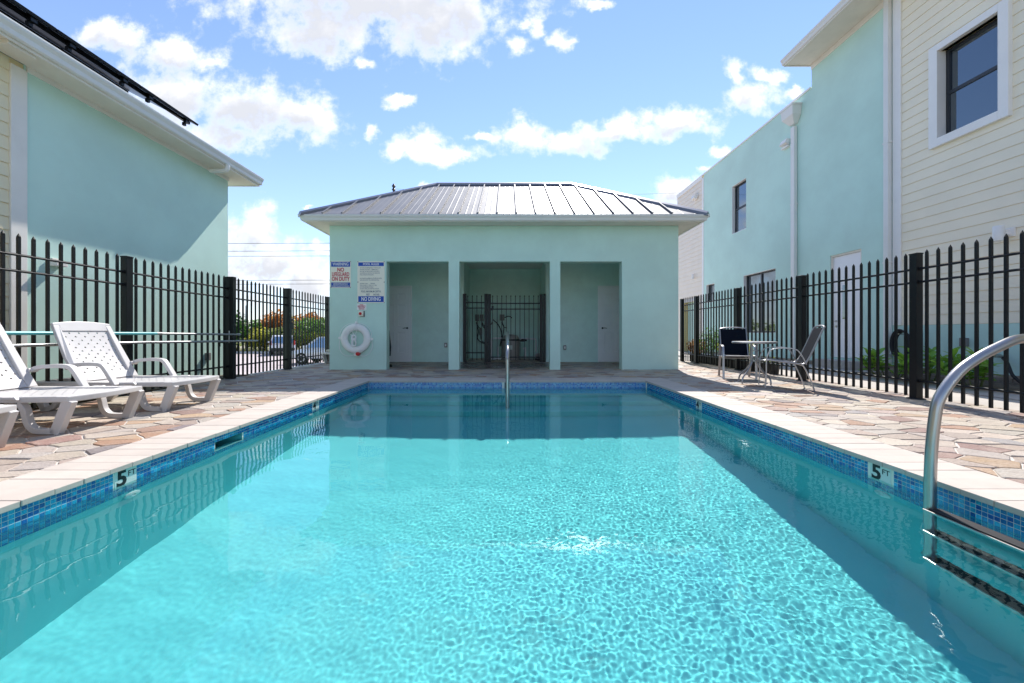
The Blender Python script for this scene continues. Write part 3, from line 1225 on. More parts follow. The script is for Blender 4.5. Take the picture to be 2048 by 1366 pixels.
def post_mb(w, h):
    mb = MB()
    hw = w / 2
    mb.box(-hw, hw, -hw, hw, 0, h - .02)
    k = hw + .004
    mb.box(-k, k, -k, k, h - .0195, h - .004)
    mb.add([(-k, -k, h - .004), (k, -k, h - .004), (k, k, h - .004), (-k, k, h - .004), (-k * .6, -k * .6, h + .003), (k * .6, -k * .6, h + .003), (k * .6, k * .6, h + .003), (-k * .6, k * .6, h + .003)],
           [(0, 1, 5, 4), (1, 2, 6, 5), (2, 3, 7, 6), (3, 0, 4, 7), (4, 5, 6, 7)])
    return mb


def fence_side(x, posts, label, picket_h, post_h, rails, end_y, facing):
    t = thing('metal_fence', label, 'fence', (x, 0, 0))
    pm = post_mb(.085, post_h).mesh('post', M['black'], bevel=.002)
    km = picket_mb(.03, picket_h).mesh('picket', M['black'])
    bm_ = MB().lathe([(.09, 0), (.088, .008), (.06, .014)], 0, 0, 12).mesh('base_plate', M['blackrub'])
    for yv in posts:
        p_ = link('post', pm, t, (0, yv, 0))
        link('base_plate', bm_, p_, (0, 0, 0))
    for a_, b_ in zip(posts[:-1], posts[1:]):
        n = 14 if b_ - a_ > 1.5 else max(1, int((b_ - a_) / .1185) - 1)
        for i in range(n):
            yy_ = a_ + (i + 1) * (b_ - a_) / (n + 1)
            link('picket', km, t, (0, yy_, 0))
        for zr in rails:
            mb = MB().tube([(0, a_ + .042, zr), (0, b_ - .042, zr)], .0145, 8)
            mb.lathe([(.022, a_ + .042), (.022, a_ + .07)], 0, zr, 8, axis='y')
            mb.lathe([(.022, b_ - .07), (.022, b_ - .042)], 0, zr, 8, axis='y')
            part('rail', mb, M['black'], t, smooth=True)
    return t


K_R, K_L = 3889, 3808
posts_r = [4.76 - 1.845 * 2, 4.76 - 1.845, 4.76, 6.60, 8.45, 10.29, 11.14]
fr_ = fence_side(FX_R, posts_r, 'black picket fence on the right between the pool deck and the cream and mint house', 1.885, 1.86, (1.655, 1.487, .23), 11.14, -1)
posts_l = [5.0 - 1.845 * 2, 5.0 - 1.845, 5.0, 6.84, 8.62, 10.58]
fl_ = fence_side(FX_L, posts_l, 'black picket fence on the left behind the white loungers', 1.885, 1.87, (1.655, 1.487, .23), 10.58, 1)
# latch post pair and hinge straps of the left walkway gate section
part('gate_post', MB().box(.046, .10, 8.57, 8.66, 0, 1.87), M['black'], fl_, bevel=.002)
part('gate_post', MB().box(.046, .10, 6.80, 6.88, 0, 1.87), M['black'], fl_, bevel=.002)
part('latch', MB().box(.046, .075, 8.68, 8.74, .93, 1.08).tube([(.06, 8.71, 1.0), (.1, 8.71, 1.0), (.1, 8.66, 1.0)], .008, 8), M['black'], fl_)

# pump enclosure panel and gate in the porch
GY = BY - .06
pe = thing('fence_panel', 'short black spear top fence panel left of the pump gate', 'fence panel', (0, GY, 0))
kmb = picket_mb(.06, 1.93, .018, True).mesh('picket', M['black'])
pst = post_mb(.06, 1.97).mesh('post', M['black'], bevel=.002)
for xv in (-1.235, -.62):
    link('post', post_mb(.09, 1.97).mesh('post', M['black'], bevel=.002), pe, (xv, 0, 0))
for xv in (-1.15, -1.016, -.885, -.75):
    link('picket', kmb, pe, (xv, 0, 0))
for zr in (1.72, 1.56, .27):
    part('rail', MB().box(-1.19, -.67, -.013, .013, zr - .015, zr + .015), M['black'], pe)
pg = thing('gate', 'black spear top metal gate in front of the pool pump', 'gate', (0, GY, 0))
for xv in (-.525, .975):
    link('post', post_mb(.085, 1.96).mesh('post', M['black'], bevel=.002), pg, (xv, 0, 0))
link('post', post_mb(.07, 1.97).mesh('post', M['black'], bevel=.002), pg, (1.07, 0, 0))
for i in range(11):
    link('picket', kmb, pg, (-.43 + i * .1318, 0, 0))
for zr in (1.695, 1.53, .14):
    part('rail', MB().box(-.48, .93, -.013, .013, zr - .017, zr + .017), M['black'], pg)
part('latch', MB().box(-.56, -.44, -.045, -.013, 1.49, 1.56).box(-.46, -.40, -.05, -.013, 1.53, 1.62), M['black'], pg)

# ------------------------------------------------------------------ pump room equipment
t = thing('pool_filter', 'round brown filter tank with domed lid and clamp band behind the pump gate', 'filter tank', (.10, 11.65, 0))
part('tank', MB().lathe([(.26, .0), (.27, .03), (.275, .56), (.27, .60)], 0, 0, 28), M['tank'], t, smooth=True)
part('clamp_band', MB().lathe([(.275, .60), (.30, .605), (.30, .645), (.275, .65)], 0, 0, 28), M['blackrub'], t)
part('lid', MB().lathe([(.27, .65), (.26, .70), (.2, .765), (.1, .79), (.02, .80)], 0, 0, 28), M['tank'], t, smooth=True)
part('label_plate', MB().cbox(-.02, -.277, .40, .13, .01, .13), M['markertile'], t)
part('handle', MB().tube([(-.28, -.1, .62), (-.33, -.12, .66), (-.33, -.14, .72)], .012, 8), M['blackrub'], t)
part('valve', MB().tube([(.27, -.08, .60), (.40, -.1, .62), (.5, -.1, .62)], .035, 10).lathe([(.05, .57), (.05, .66)], .38, -.1, 12), M['blackrub'], t, smooth=True)
t = thing('pool_pump', 'small grey pool pump with round strainer at the right of the filter tank', 'pump', (.93, 11.5, 0))
part('motor', MB().lathe([(.05, -.12), (.085, -.11), (.085, .15), (.07, .2)], 0, .14, 18, axis='y'), M['silver'], t, smooth=True)
part('strainer', MB().lathe([(.06, -.26), (.07, -.25), (.07, -.12)], 0, .15, 18, axis='y'), M['tank'], t, smooth=True)
part('foot', MB().box(-.08, .08, -.1, .15, 0, .055), M['blackrub'], t)
t = thing('pipework', 'white plastic pipes running round the filter tank', 'pipes', (0, 0, 0))
for pts in ([(-.5, 11.45, .06), (-.5, 11.45, .62), (-.46, 11.45, .68), (-.18, 11.5, .68)],
            [(-.62, 11.5, .05), (-.2, 11.45, .05)],
            [(-.3, 11.5, .06), (-.3, 11.5, .40)],
            [(.37, 11.6, .66), (.72, 11.55, .66), (.86, 11.5, .66), (.88, 11.5, .60), (.88, 11.5, .25)],
            [(.48, 11.5, .35), (.55, 11.5, .40), (.55, 11.5, .06)]):
    part('pipe', MB().tube(pts, .028, 10), M['pvc'], t, smooth=True)
for (x_, z_, w_, h_, lb) in ((-1.02, 1.35, .13, .22, 'left one of the two grey electrical boxes left of the gate post'),
                             (-.86, 1.35, .12, .22, 'right one of the two grey electrical boxes left of the gate post'),
                             (-.90, .88, .09, .22, 'narrow grey electrical box below the two others'),
                             (-.18, 1.36, .16, .20, 'grey electrical box behind the gate with a black conduit')):
    e_ = thing('electrical_box', lb, 'electrical box', (x_, HY1 - .2, z_), group='electrical boxes on the pump room wall')
    part('cover', MB().cbox(0, -.05, 0, w_, .1, h_), M['ebox'], e_, bevel=.008)
    part('conduit', MB().tube([(0, -.05, -h_ / 2), (.01, -.05, -h_ / 2 - .12), (.06, -.06, -h_ / 2 - .22), (.16, -.06, -h_ / 2 - .25)], .013, 8), M['blackrub'], e_, smooth=True)
t = thing('hose', 'loose black cables and hoses hanging on the pump room wall', 'hose', (0, HY1 - .24, 0))
def arc_pts(pts, n=8):
    out = []
    P_ = [Vector(p) for p in pts]
    P_ = [P_[0]] + P_ + [P_[-1]]
    for i in range(1, len(P_) - 2):
        for k in range(n):
            s_ = k / n
            a_, b_, c2, d2 = P_[i - 1], P_[i], P_[i + 1], P_[i + 2]
            out.append(.5 * ((2 * b_) + (-a_ + c2) * s_ + (2 * a_ - 5 * b_ + 4 * c2 - d2) * s_ ** 2 + (-a_ + 3 * b_ - 3 * c2 + d2) * s_ ** 3))
    out.append(P_[-2])
    return out
for pts in ([(-1.05, 0, 1.2), (-.98, -.05, .9), (-1.0, -.05, .65), (-.8, -.05, .5), (-.6, -.05, .55)],
            [(-.86, 0, 1.2), (-.75, -.05, 1.05), (-.6, -.05, 1.08), (-.5, -.03, 1.2)],
            [(-.5, 0, 1.3), (-.3, -.05, 1.1), (-.2, -.05, .8), (-.25, -.1, .4)],
            [(-.1, 0, 1.36), (.05, -.05, 1.40), (.15, -.04, 1.34)],
            [(-.2, -.02, 1.2), (-.12, -.05, 1.0), (-.2, -.1, .5), (-.15, -.1, .2)]):
    part('cable', MB().tube(arc_pts(pts), .016, 8), M['blackrub'], t, smooth=True)
# a rolled black canvas umbrella standing in the left bay behind the jamb
t = thing('closed_umbrella', 'closed dark umbrella standing inside the left bay next to the door', 'umbrella', (-3.0, 9.25, 0))
part('canopy', MB().lathe([(.02, .24), (.10, .28), (.11, .5), (.07, .9), (.03, 1.05), (.01, 1.1)], 0, 0, 12), M['dark'], t, smooth=True)
part('base', MB().lathe([(.13, 0), (.13, .05), (.03, .09), (.02, .26)], 0, 0, 16), M['blackrub'], t)


# ------------------------------------------------------------------ signs and life ring on the pool house wall
SY = HY0 - .001
k_ = HY0 / 745.
def wx(px):
    return (px - 1015) * k_
def wz(py):
    return .84 - (py - 666) * k_
def TF(x, z, d=.006):
    return frame_mtx((1, 0, 0), (0, 0, 1), (0, -1, 0), (x, -d, z))
def sign(name, label, x0, x1, y0, y1, m_):
    cx, cz = (wx(x0) + wx(x1)) / 2, (wz(y0) + wz(y1)) / 2
    w, h = wx(x1) - wx(x0), wz(y0) - wz(y1)
    t = thing(name, label, 'sign', (cx, SY, cz))
    part('board', MB().cbox(0, -.003, 0, w, .004, h), m_, t)
    return t, w, h
def screws(t, w, h, rows_):
    for sx in (-1, 1):
        for sz in rows_:
            part('screw', MB().lathe([(.011, -.005), (.009, -.011)], sx * (w / 2 - .012), sz * (h / 2 - .012), 10, axis='y'), M['ebox'], t)
t, w, h = sign('warning_sign', 'blue, cream and red warning sign saying no lifeguard on duty, left of the pool rules', 661, 702, 522, 576, M['signcream'])
part('header', MB().cbox(0, -.0056, h / 2 - .075, w - .035, .0012, .115), M['signblue'], t)
part('footer', MB().cbox(0, -.0056, -h / 2 + .072, w - .035, .0012, .11), M['signblue'], t)
text('WARNING', .105, TF(0, h / 2 - .075, .0068), M['white'], t, bold=.001, xs=.72)
text('NO', .125, TF(0, .105), M['signred'], t, bold=.004, xs=.8)
text('LIFEGUARD', .125, TF(0, .0), M['signred'], t, bold=.003, xs=.62)
text('ON DUTY', .125, TF(0, -.105), M['signred'], t, bold=.004, xs=.72)
for i, s_ in enumerate(('CHILDREN UNDER THE AGE OF 14', 'SHOULD NOT USE POOL OR SPA', 'WITHOUT AN ADULT IN ATTENDANCE')):
    text(s_, .036, TF(0, -h / 2 + .104 - i * .033, .0068), M['signcream'], t, bold=.0006, xs=.62)
screws(t, w, h, (-1, 1))
t, w, h = sign('pool_rules_sign', 'tall cream and blue pool rules sign ending in no diving, beside the left opening', 715, 769.5, 522.5, 606, M['signcream'])
part('header', MB().cbox(0, -.0056, h / 2 - .07, w - .04, .0012, .085), M['signblue'], t)
part('footer', MB().cbox(0, -.0056, -h / 2 + .088, w - .04, .0012, .135), M['signblue'], t)
text('POOL RULES', .07, TF(0, h / 2 - .071, .0068), M['white'], t, bold=.001, xs=.93)
text('NO DIVING', .125, TF(0, -h / 2 + .088, .0068), M['white'], t, bold=.003, xs=.68)
rules = ['NO FOOD OR BEVERAGES IN THE POOL OR', 'ON POOL WET DECK. COMMERCIALLY', 'BOTTLED WATER IN PLASTIC BOTTLES IS', 'ALLOWED ON THE POOL WET DECK FOR', 'POOL PATRON HYDRATION.', '',
         'NO GLASS OR ANIMALS IN THE FENCED POOL', 'AREA (OR 50 FEET TO UNFENCED POOL).', '', 'BATHING LOAD: ____ PERSONS.', 'POOL HOURS:  12  A.M. TO  12  P.M.', 'SHOWER BEFORE ENTERING.', 'DO NOT SWALLOW THE POOL WATER.']
for i, s_ in enumerate(rules):
    if s_:
        text(s_, .034, TF(-w / 2 + .06, h / 2 - .155 - i * .040), M['signgrey'], t, bold=.0004, xs=.70, align='LEFT')
text('POOL MAXIMUM DEPTH:', .062, TF(0, -h / 2 + .262), M['signgrey'], t, bold=.001, xs=.66)
text('FEET       INCHES', .062, TF(.04, -h / 2 + .19), M['signgrey'], t, bold=.001, xs=.66)
screws(t, w, h, (-1, 0, 1))
t, w, h = sign('shut_off_sign', 'small white sign with red letters for the emergency shut off switch, under the pool rules', 714, 733, 607.5, 620, M['white'])
for i, s_ in enumerate(('POOL', 'EMERGENCY', 'SHUT OFF', 'SWITCH')):
    text(s_, .040, TF(0, .047 - i * .033), M['signred'], t, bold=.001, xs=.8)
t = thing('emergency_switch', 'small beige box with a red stop button below the shut off sign', 'switch', (wx(723), SY, wz(627.5)))
part('housing', MB().cbox(0, -.03, 0, .105, .06, .12), M['signcream'], t, bevel=.008)
part('backplate', MB().cbox(.02, -.004, -.005, .12, .008, .135), M['ebox'], t)
part('button', MB().lathe([(.03, -.06), (.032, -.08), (.026, -.088)], 0, 0, 18, axis='y'), M['red'], t, smooth=True)
# life ring
t = thing('life_ring', 'white life ring with a coil of white rope hanging on the mint wall', 'life ring', (wx(714), SY - .065, wz(677)))
mb = MB()
rr, r2 = .262, .082
seg, sg2 = 48, 14
vs, fs = [], []
for i in range(seg):
    a_ = i * 2 * math.pi / seg
    for j in range(sg2):
        b_ = j * 2 * math.pi / sg2
        q_ = rr + r2 * math.cos(b_)
        vs.append((q_ * math.cos(a_), -.055 * math.sin(b_), q_ * math.sin(a_)))
        i2, j2 = (i + 1) % seg, (j + 1) % sg2
        fs.append((i * sg2 + j, i2 * sg2 + j, i2 * sg2 + j2, i * sg2 + j2))
mb.add(vs, fs)
part('ring', mb, M['white'], t, smooth=60)
for ang in (90, 0, 180, 270):
    a_ = R(ang - 2)
    mb = MB()
    sec = [((rr + (r2 + .004) * math.cos(b_)), -(.059) * math.sin(b_)) for b_ in [j * 2 * math.pi / 14 for j in range(14)]]
    vs = []
    for w_ in (-.03, .03):
        for (q_, yy_) in sec:
            vs.append((q_ * math.cos(a_) - w_ * math.sin(a_), yy_, q_ * math.sin(a_) + w_ * math.cos(a_)))
    mb.add(vs, [(j, (j + 1) % 14, 14 + (j + 1) % 14, 14 + j) for j in range(14)])
    # a tab that sticks out past the ring
    ca, sa = math.cos(a_), math.sin(a_)
    o0, o1 = rr + r2 - .005, rr + r2 + .05
    vs = [(o_ * ca - w_ * sa, y_, o_ * sa + w_ * ca) for o_ in (o0, o1) for w_ in (-.026, .026) for y_ in (-.012, .004)]
    mb.add(vs, [(0, 1, 3, 2), (4, 6, 7, 5), (0, 4, 5, 1), (2, 3, 7, 6), (0, 2, 6, 4), (1, 5, 7, 3)])
    part('band', mb, M['white'], t)
# rope: loop round the ring and a coiled hank in the middle
mb = MB()
for k in range(4):
    a0_, a1_ = R(92 + 90 * k), R(178 + 90 * k)
    pts = []
    for i in range(13):
        s_ = i / 12
        a_ = a0_ + (a1_ - a0_) * s_
        rad = .352 + .05 * math.sin(s_ * math.pi) + (.035 * math.sin(s_ * math.pi) if k in (1, 2) else 0)
        pts.append((rad * math.cos(a_), -.004 + .03 * math.sin(s_ * math.pi) * 0, rad * math.sin(a_) - .03 * math.sin(s_ * math.pi)))
    mb.tube(pts, .0055, 6)
part('grab_line', mb, M['rope'], t, smooth=True)
mb = MB()
for k in range(6):
    pts = []
    for i in range(24):
        a_ = i * 2 * math.pi / 24
        rad_x, rad_z = .045 + .004 * k, .12 + .006 * math.sin(k * 2)
        cx = -.02 + .012 * math.sin(k * 3)
        pinch = .45 + .55 * abs(math.sin(a_))
        pts.append((cx + rad_x * math.cos(a_) * pinch * (1 if k % 2 else 1.2), -.02 - .012 * k, -.045 + rad_z * math.sin(a_)))
    mb.tube(pts, .010, 6, closed=True)
for k in range(4):
    pts = [(-.055 + .07 * math.cos(a_) * .6, -.03 - .075 * 0 + .02 * math.sin(a_), -.03 + .012 * k) for a_ in [i * math.pi / 6 for i in range(12)]]
    mb.tube([(p_[0] + .035, p_[1] - .03, p_[2]) for p_ in pts], .010, 6, closed=True)
mb.tube(arc_pts([(-.02, -.05, .08), (-.05, -.08, .17), (-.02, -.07, .25), (.03, -.03, .36), (.03, -.01, .52)]), .0065, 6)
mb.tube(arc_pts([(0, -.05, .08), (.06, -.09, .2), (.02, -.07, .3), (.0, -.03, .36)]), .0065, 6)
mb.tube(arc_pts([(-.03, -.05, .05), (-.15, -.085, .12), (-.22, -.08, .08)]), .0065, 6)
part('rope', mb, M['rope'], t, smooth=True)
part('float', MB().lathe([(.02, -.05), (.045, -.04), (.05, 0), (.045, .03), (.02, .045)], .055, -.345, 14, axis='y'), M['red'], t, smooth=True)
part('hook', MB().box(.005, .045, -.012, .06, .33, .36), M['white'], t)

# ------------------------------------------------------------------ stair handrail in the middle of the far end
t = thing('handrail', 'polished steel stair handrail standing in the middle of the far pool edge', 'handrail', (0, 0, 0))
pts = [(0, 6.9, 0), (0, 6.9, .60), (0, 6.86, .74), (0, 6.76, .82), (0, 6.62, .84), (0, 6.45, .83), (0, 6.15, .74), (0, 5.88, .62), (0, 5.76, .54), (0, 5.71, .44), (0, 5.70, .30), (0, 5.70, -.95)]
hr = part('rail', MB().tube(arc_pts(pts, 5), .030, 14), M['steel'], t, smooth=True)
caustic.append(hr)
part('escutcheon', MB().lathe([(.06, .004), (.06, .010), (.035, .03), (.031, .03)], 0, 6.9, 20), M['steel'], t, smooth=True)

# ------------------------------------------------------------------ ladder on the right
t = thing('pool_ladder', 'steel pool ladder with curved grab rails and black treads on the right pool wall', 'ladder', (0, 0, 0))
lp = [(2.325, -.84), (2.325, -.5), (2.325, -.1), (2.327, .05), (2.333, .2), (2.35, .36), (2.378, .483), (2.475, .618), (2.575, .695), (2.69, .757), (2.81, .806), (2.91, .80), (2.985, .74), (3.02, .63), (3.03, .5), (3.03, -.02)]
for yv in (2.05, 1.55):
    rp = part('rail', MB().tube(arc_pts([(a_, yv, b_) for a_, b_ in lp], 4), .0255, 18), M['steel'], t, smooth=True)
    caustic.append(rp)
    part('escutcheon', MB().lathe([(.075, .004), (.075, .012), (.045, .035), (.034, .035)], 3.03, yv, 24), M['steel'], t, smooth=True)
for zt in (-.122, -.45, -.80):
    mb = MB()
    mb.box(2.28, 2.37, 1.55, 2.05, zt - .03, zt - .002)
    tr2 = part('tread', mb, M['steel'], t, bevel=.004)
    caustic.append(tr2)
    gp = part('tread_pad', MB().box(2.292, 2.36, 1.57, 2.03, zt - .001, zt + .004), M['blackrub'], tr2)
    caustic.append(gp)

for o in caustic:
    o.cycles.is_caustics_receiver = True
for o in basin.children_recursive:
    o.cycles.is_caustics_receiver = True


# ------------------------------------------------------------------ LEFT HOUSE
LX, LY1 = -5.62, 7.49
lh = thing('house', 'mint stucco house on the left under white eaves, cream siding at its near end', 'building', (0, 0, 0))
LT = 3.96
part('wall', MB().box(-13, LX, 4.33, LY1, -.9, LT), M['mint'], lh)
part('siding_wall', MB().box(-13, LX - .01, -5, 4.329, -.9, LT), M['groove'], lh)
part('corner_board', MB().box(LX - .2, LX + .022, 4.20, 4.345, 0.02, LT - .07), M['trim'], lh, bevel=.003)
part('corner_board', MB().box(LX + .0005, LX + .022, 4.346, LY1, LT - .07, LT), M['trim'], lh)
def boards(parent, xw, y0, y1, z0, z1, pitch, m_, sgn, th=.016):
    z = z0
    while z < z1 - .02:
        zt = min(z + pitch - .005, z1)
        prof = [(0, z), (sgn * th, z), (sgn * (th - .001), z + .006), (sgn * .006, zt), (0, zt)]
        mb = MB()
        n = len(prof)
        vs = [(xw + a_, y0, b_) for a_, b_ in prof] + [(xw + a_, y1, b_) for a_, b_ in prof]
        mb.add(vs, [tuple(range(n)), tuple(range(n, 2 * n))] + [(k, (k + 1) % n, n + (k + 1) % n, n + k) for k in range(n)])
        part('siding_board', mb, m_, parent)
        z += pitch
boards(lh, LX - .009, -1, 4.198, 0.05, LT, .150, M['cream'], 1)
# eaves, gutter
o_ = .46
GXo = LX + o_            # outer gutter face
part('soffit', MB().box(LX + .023, GXo - .10, -3, LY1 + .36, LT - .012, LT + .015).box(LX - 3, LX + .0225, LY1 + .001, LY1 + .36, LT - .012, LT + .015), M['soffit'], lh)
part('fascia', MB().box(GXo - .0995, GXo - .075, -3, LY1 + .38, LT - .03, LT + .14).box(LX - 3, GXo - .1, LY1 + .3605, LY1 + .38, LT - .03, LT + .14), M['trim'], lh)
gp = [(GXo - .0745, LT + .005), (GXo - .05, LT - .004), (GXo - .03, LT + .012), (GXo - .022, LT + .06), (GXo + .004, LT + .10), (GXo + .010, LT + .125), (GXo + .010, LT + .14), (GXo, LT + .14), (GXo - .03, LT + .06), (GXo - .0745, LT + .03)]
part('gutter', MB().prism(gp, -3, LY1 + .39, 'y'), M['gutter'], lh)
rfm = MB()
sl = .5
rfm.add([(GXo - .02, -3, LT + .145), (GXo - .02, LY1 + .2, LT + .145), (-12, LY1 - 3.0 - .6, LT + .145 + sl * 6.9), (-12, -3, LT + .145 + sl * 6.9), (-12, LY1 + .2, LT + .145)],
        [(0, 1, 2, 3), (1, 4, 2)])
part('roof', rfm, M['roof'], lh)
# downspout elbow under the eave
part('downspout', MB().tube(arc_pts([(GXo - .05, 6.93, LT + .0), (GXo - .05, 6.93, LT - .04), (GXo - .07, 6.93, LT - .085), (GXo - .12, 6.93, LT - .10), (LX + .09, 6.93, LT - .10)], 4), .038, 12), M['gutter'], lh, smooth=True)
t = thing('soffit_light', 'flat beige light fitting under the left eave', 'light', (LX + .30, 4.05, LT - .012))
part('housing', MB().box(-.05, .05, -.12, .12, -.05, 0), M['soffit'], t, bevel=.006)
t = thing('wall_light', 'small white wall light on the left mint wall', 'light', (LX, 4.62, 1.69))
part('housing', MB().box(.0, .10, -.06, .06, -.025, .03), M['trim'], t, bevel=.006)
part('bracket', MB().box(0, .03, -.045, .045, .03, .075), M['trim'], t)
t = thing('outlet_box', 'grey weatherproof outlet box low on the left mint wall', 'outlet', (LX, 6.95, .40))
part('cover', MB().box(0, .06, -.04, .04, -.07, .07), M['ebox'], t, bevel=.008)
# solar array
t = thing('solar_array', 'row of black solar panels mounted above the left roof edge', 'solar panels', (0, 0, 0))
SX0, SZ0 = -5.33, 4.40
ux, uz = -math.cos(math.atan(sl)), math.sin(math.atan(sl))
nx_, nz_ = math.sin(math.atan(sl)), math.cos(math.atan(sl))
yy_ = 6.41
while yy_ > -1:
    mb = MB()
    L = 1.7
    y0_, y1_ = yy_ - .99, yy_
    c_ = [(SX0, SZ0), (SX0 + ux * L, SZ0 + uz * L), (SX0 + ux * L + nx_ * .035, SZ0 + uz * L + nz_ * .035), (SX0 + nx_ * .035, SZ0 + nz_ * .035)]
    mb.prism(c_, y0_, y1_, 'y')
    part('solar_panel', mb, M['solar'], t)
    for f in (.18, .82):
        mb = MB()
        yc = y0_ + .99 * f
        mb.box(SX0 - .07, SX0 - .02, yc - .03, yc + .03, SZ0 - .045, SZ0 + .035)
        mb.box(SX0 - .10, SX0 - .06, yc - .02, yc + .02, SZ0 - .09, SZ0 - .04)
        part('clamp', mb, M['black'], t)
    yy_ -= 1.01
for f in (.12, 1.3):
    mb = MB().box(SX0 + ux * f - .02, SX0 + ux * f + .02, -1, 6.36, SZ0 + uz * f - .055, SZ0 + uz * f - .012)
    part('mounting_rail', mb, M['black'], t)

# ------------------------------------------------------------------ RIGHT HOUSE
RX = 8.0
RYc, RYe, RYf, RYz = 7.72, 9.80, 15.17, 17.55     # cream/teal corner, tall part end, teal/far cream, end
RT_hi, RT_lo = 7.90, 7.28
rh = thing('house', 'tall mint and cream house on the right with dark framed windows', 'building', (0, 0, 0))
def wall_x(parent, name, xw, thick, y0, y1, z0, z1, holes, m_):
    """wall facing -x at xw with rectangular holes (y0,y1,z0,z1)"""
    ys_ = sorted({y0, y1} | {h_[0] for h_ in holes} | {h_[1] for h_ in holes})
    zs_ = sorted({z0, z1} | {h_[2] for h_ in holes} | {h_[3] for h_ in holes})
    bm = bmesh.new()
    V = {}
    def gv(a_, b_, d_):
        k = (a_, b_, d_)
        if k not in V:
            V[k] = bm.verts.new((xw + d_, ys_[a_], zs_[b_]))
        return V[k]
    def solid(a_, b_):
        if a_ < 0 or b_ < 0 or a_ >= len(ys_) - 1 or b_ >= len(zs_) - 1:
            return False
        cy_, cz_ = (ys_[a_] + ys_[a_ + 1]) / 2, (zs_[b_] + zs_[b_ + 1]) / 2
        return not any(h_[0] < cy_ < h_[1] and h_[2] < cz_ < h_[3] for h_ in holes)
    for a_ in range(len(ys_) - 1):
        for b_ in range(len(zs_) - 1):
            if not solid(a_, b_):
                continue
            bm.faces.new([gv(a_, b_, 0), gv(a_, b_ + 1, 0), gv(a_ + 1, b_ + 1, 0), gv(a_ + 1, b_, 0)])
            for (da, db, e0, e1) in ((-1, 0, (a_, b_), (a_, b_ + 1)), (1, 0, (a_ + 1, b_), (a_ + 1, b_ + 1)), (0, -1, (a_, b_), (a_ + 1, b_)), (0, 1, (a_, b_ + 1), (a_ + 1, b_ + 1))):
                if not solid(a_ + da, b_ + db):
                    bm.faces.new([gv(*e0, 0), gv(*e1, 0), gv(*e1, thick), gv(*e0, thick)])
    bmesh.ops.recalc_face_normals(bm, faces=bm.faces)
    me = bpy.data.meshes.new(name)
    bm.to_mesh(me)
    bm.free()
    me.materials.append(m_)
    return link(name, me, parent)
W_up = (12.49, 13.27, 4.35, 6.05)
W_lo = (11.12, 12.63, .84, 2.78)
W_sm = (14.4, 15.0, 2.05, 2.77)
D_r = (8.42, 9.24, .24, 2.75)
W_big = (6.03, 6.93, 4.42, 6.05)
wall_x(rh, 'wall', RX, .16, RYc + .001, RYe, .12, RT_hi, [D_r], M['mint2'])
wall_x(rh, 'wall', RX, .16, RYe + .0005, RYf, .12, RT_lo, [W_up, W_lo, W_sm], M['mint2'])
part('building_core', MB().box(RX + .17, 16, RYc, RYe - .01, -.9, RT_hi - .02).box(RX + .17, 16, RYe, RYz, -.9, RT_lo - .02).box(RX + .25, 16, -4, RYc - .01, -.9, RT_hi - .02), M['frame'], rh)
wall_x(rh, 'wall', RX - .002, .17, -4, RYc, .17, .995, [], M['mint2'])
wall_x(rh, 'siding_wall', RX + .012, .2, -4, RYc - .001, .996, 9.2, [W_big], M['groove'])
wall_x(rh, 'siding_wall', RX + .012, .16, RYf + .001, RYz, -.1, RT_lo, [(15.6, 16.9, -.1, 2.2)], M['groove'])
part('wall', MB().box(RX + .175, 16, RYz - .05, RYz, -.9, RT_lo), M['peach'], rh)
# the siding boards, cut round the large window
def boards_hole(parent, xw, y0, y1, z0, z1, pitch, m_, hole):
    z = z0
    while z < z1 - .02:
        zt = min(z + pitch - .005, z1)
        segs = [(y0, y1)]
        if hole and zt > hole[2] and z < hole[3]:
            segs = [(y0, hole[0]), (hole[1], y1)]
        for (s0, s1) in segs:
            if s1 - s0 < .02:
                continue
            th = .016
            prof = [(0, z), (-th, z), (-th + .001, z + .006), (-.006, zt), (0, zt)]
            mb = MB()
            n = len(prof)
            vs = [(xw + a_, s0, b_) for a_, b_ in prof] + [(xw + a_, s1, b_) for a_, b_ in prof]
            mb.add(vs, [tuple(range(n)), tuple(range(n, 2 * n))] + [(k, (k + 1) % n, n + (k + 1) % n, n + k) for k in range(n)])
            part('siding_board', mb, m_, parent)
        z += pitch
boards_hole(rh, RX + .0115, 1.0, 7.56, 1.0, 8.6, .187, M['cream2'], (6.0, 6.96, 4.39, 6.08))
boards_hole(rh, RX + .0115, RYf + .12, RYz, .0, RT_lo - .12, .187, M['peach'], (15.6, 16.9, -.1, 2.2))
part('corner_board', MB().box(RX - .022, RX + .011, 7.561, 7.72, 1.0, RT_hi + .6), M['trimw'], rh, bevel=.003)
part('corner_board', MB().box(RX - .02, RX + .011, RYf, RYf + .119, .12, RT_lo - .1), M['trimw'], rh, bevel=.003)
part('parapet_cap', MB().box(RX - .03, RX + .25, RYe + .02, RYz + .03, RT_lo + .001, RT_lo + .05), M['trimw'], rh)
part('frieze_board', MB().box(RX - .022, RX + .011, RYf + .12, RYz, RT_lo - .12, RT_lo), M['trimw'], rh)
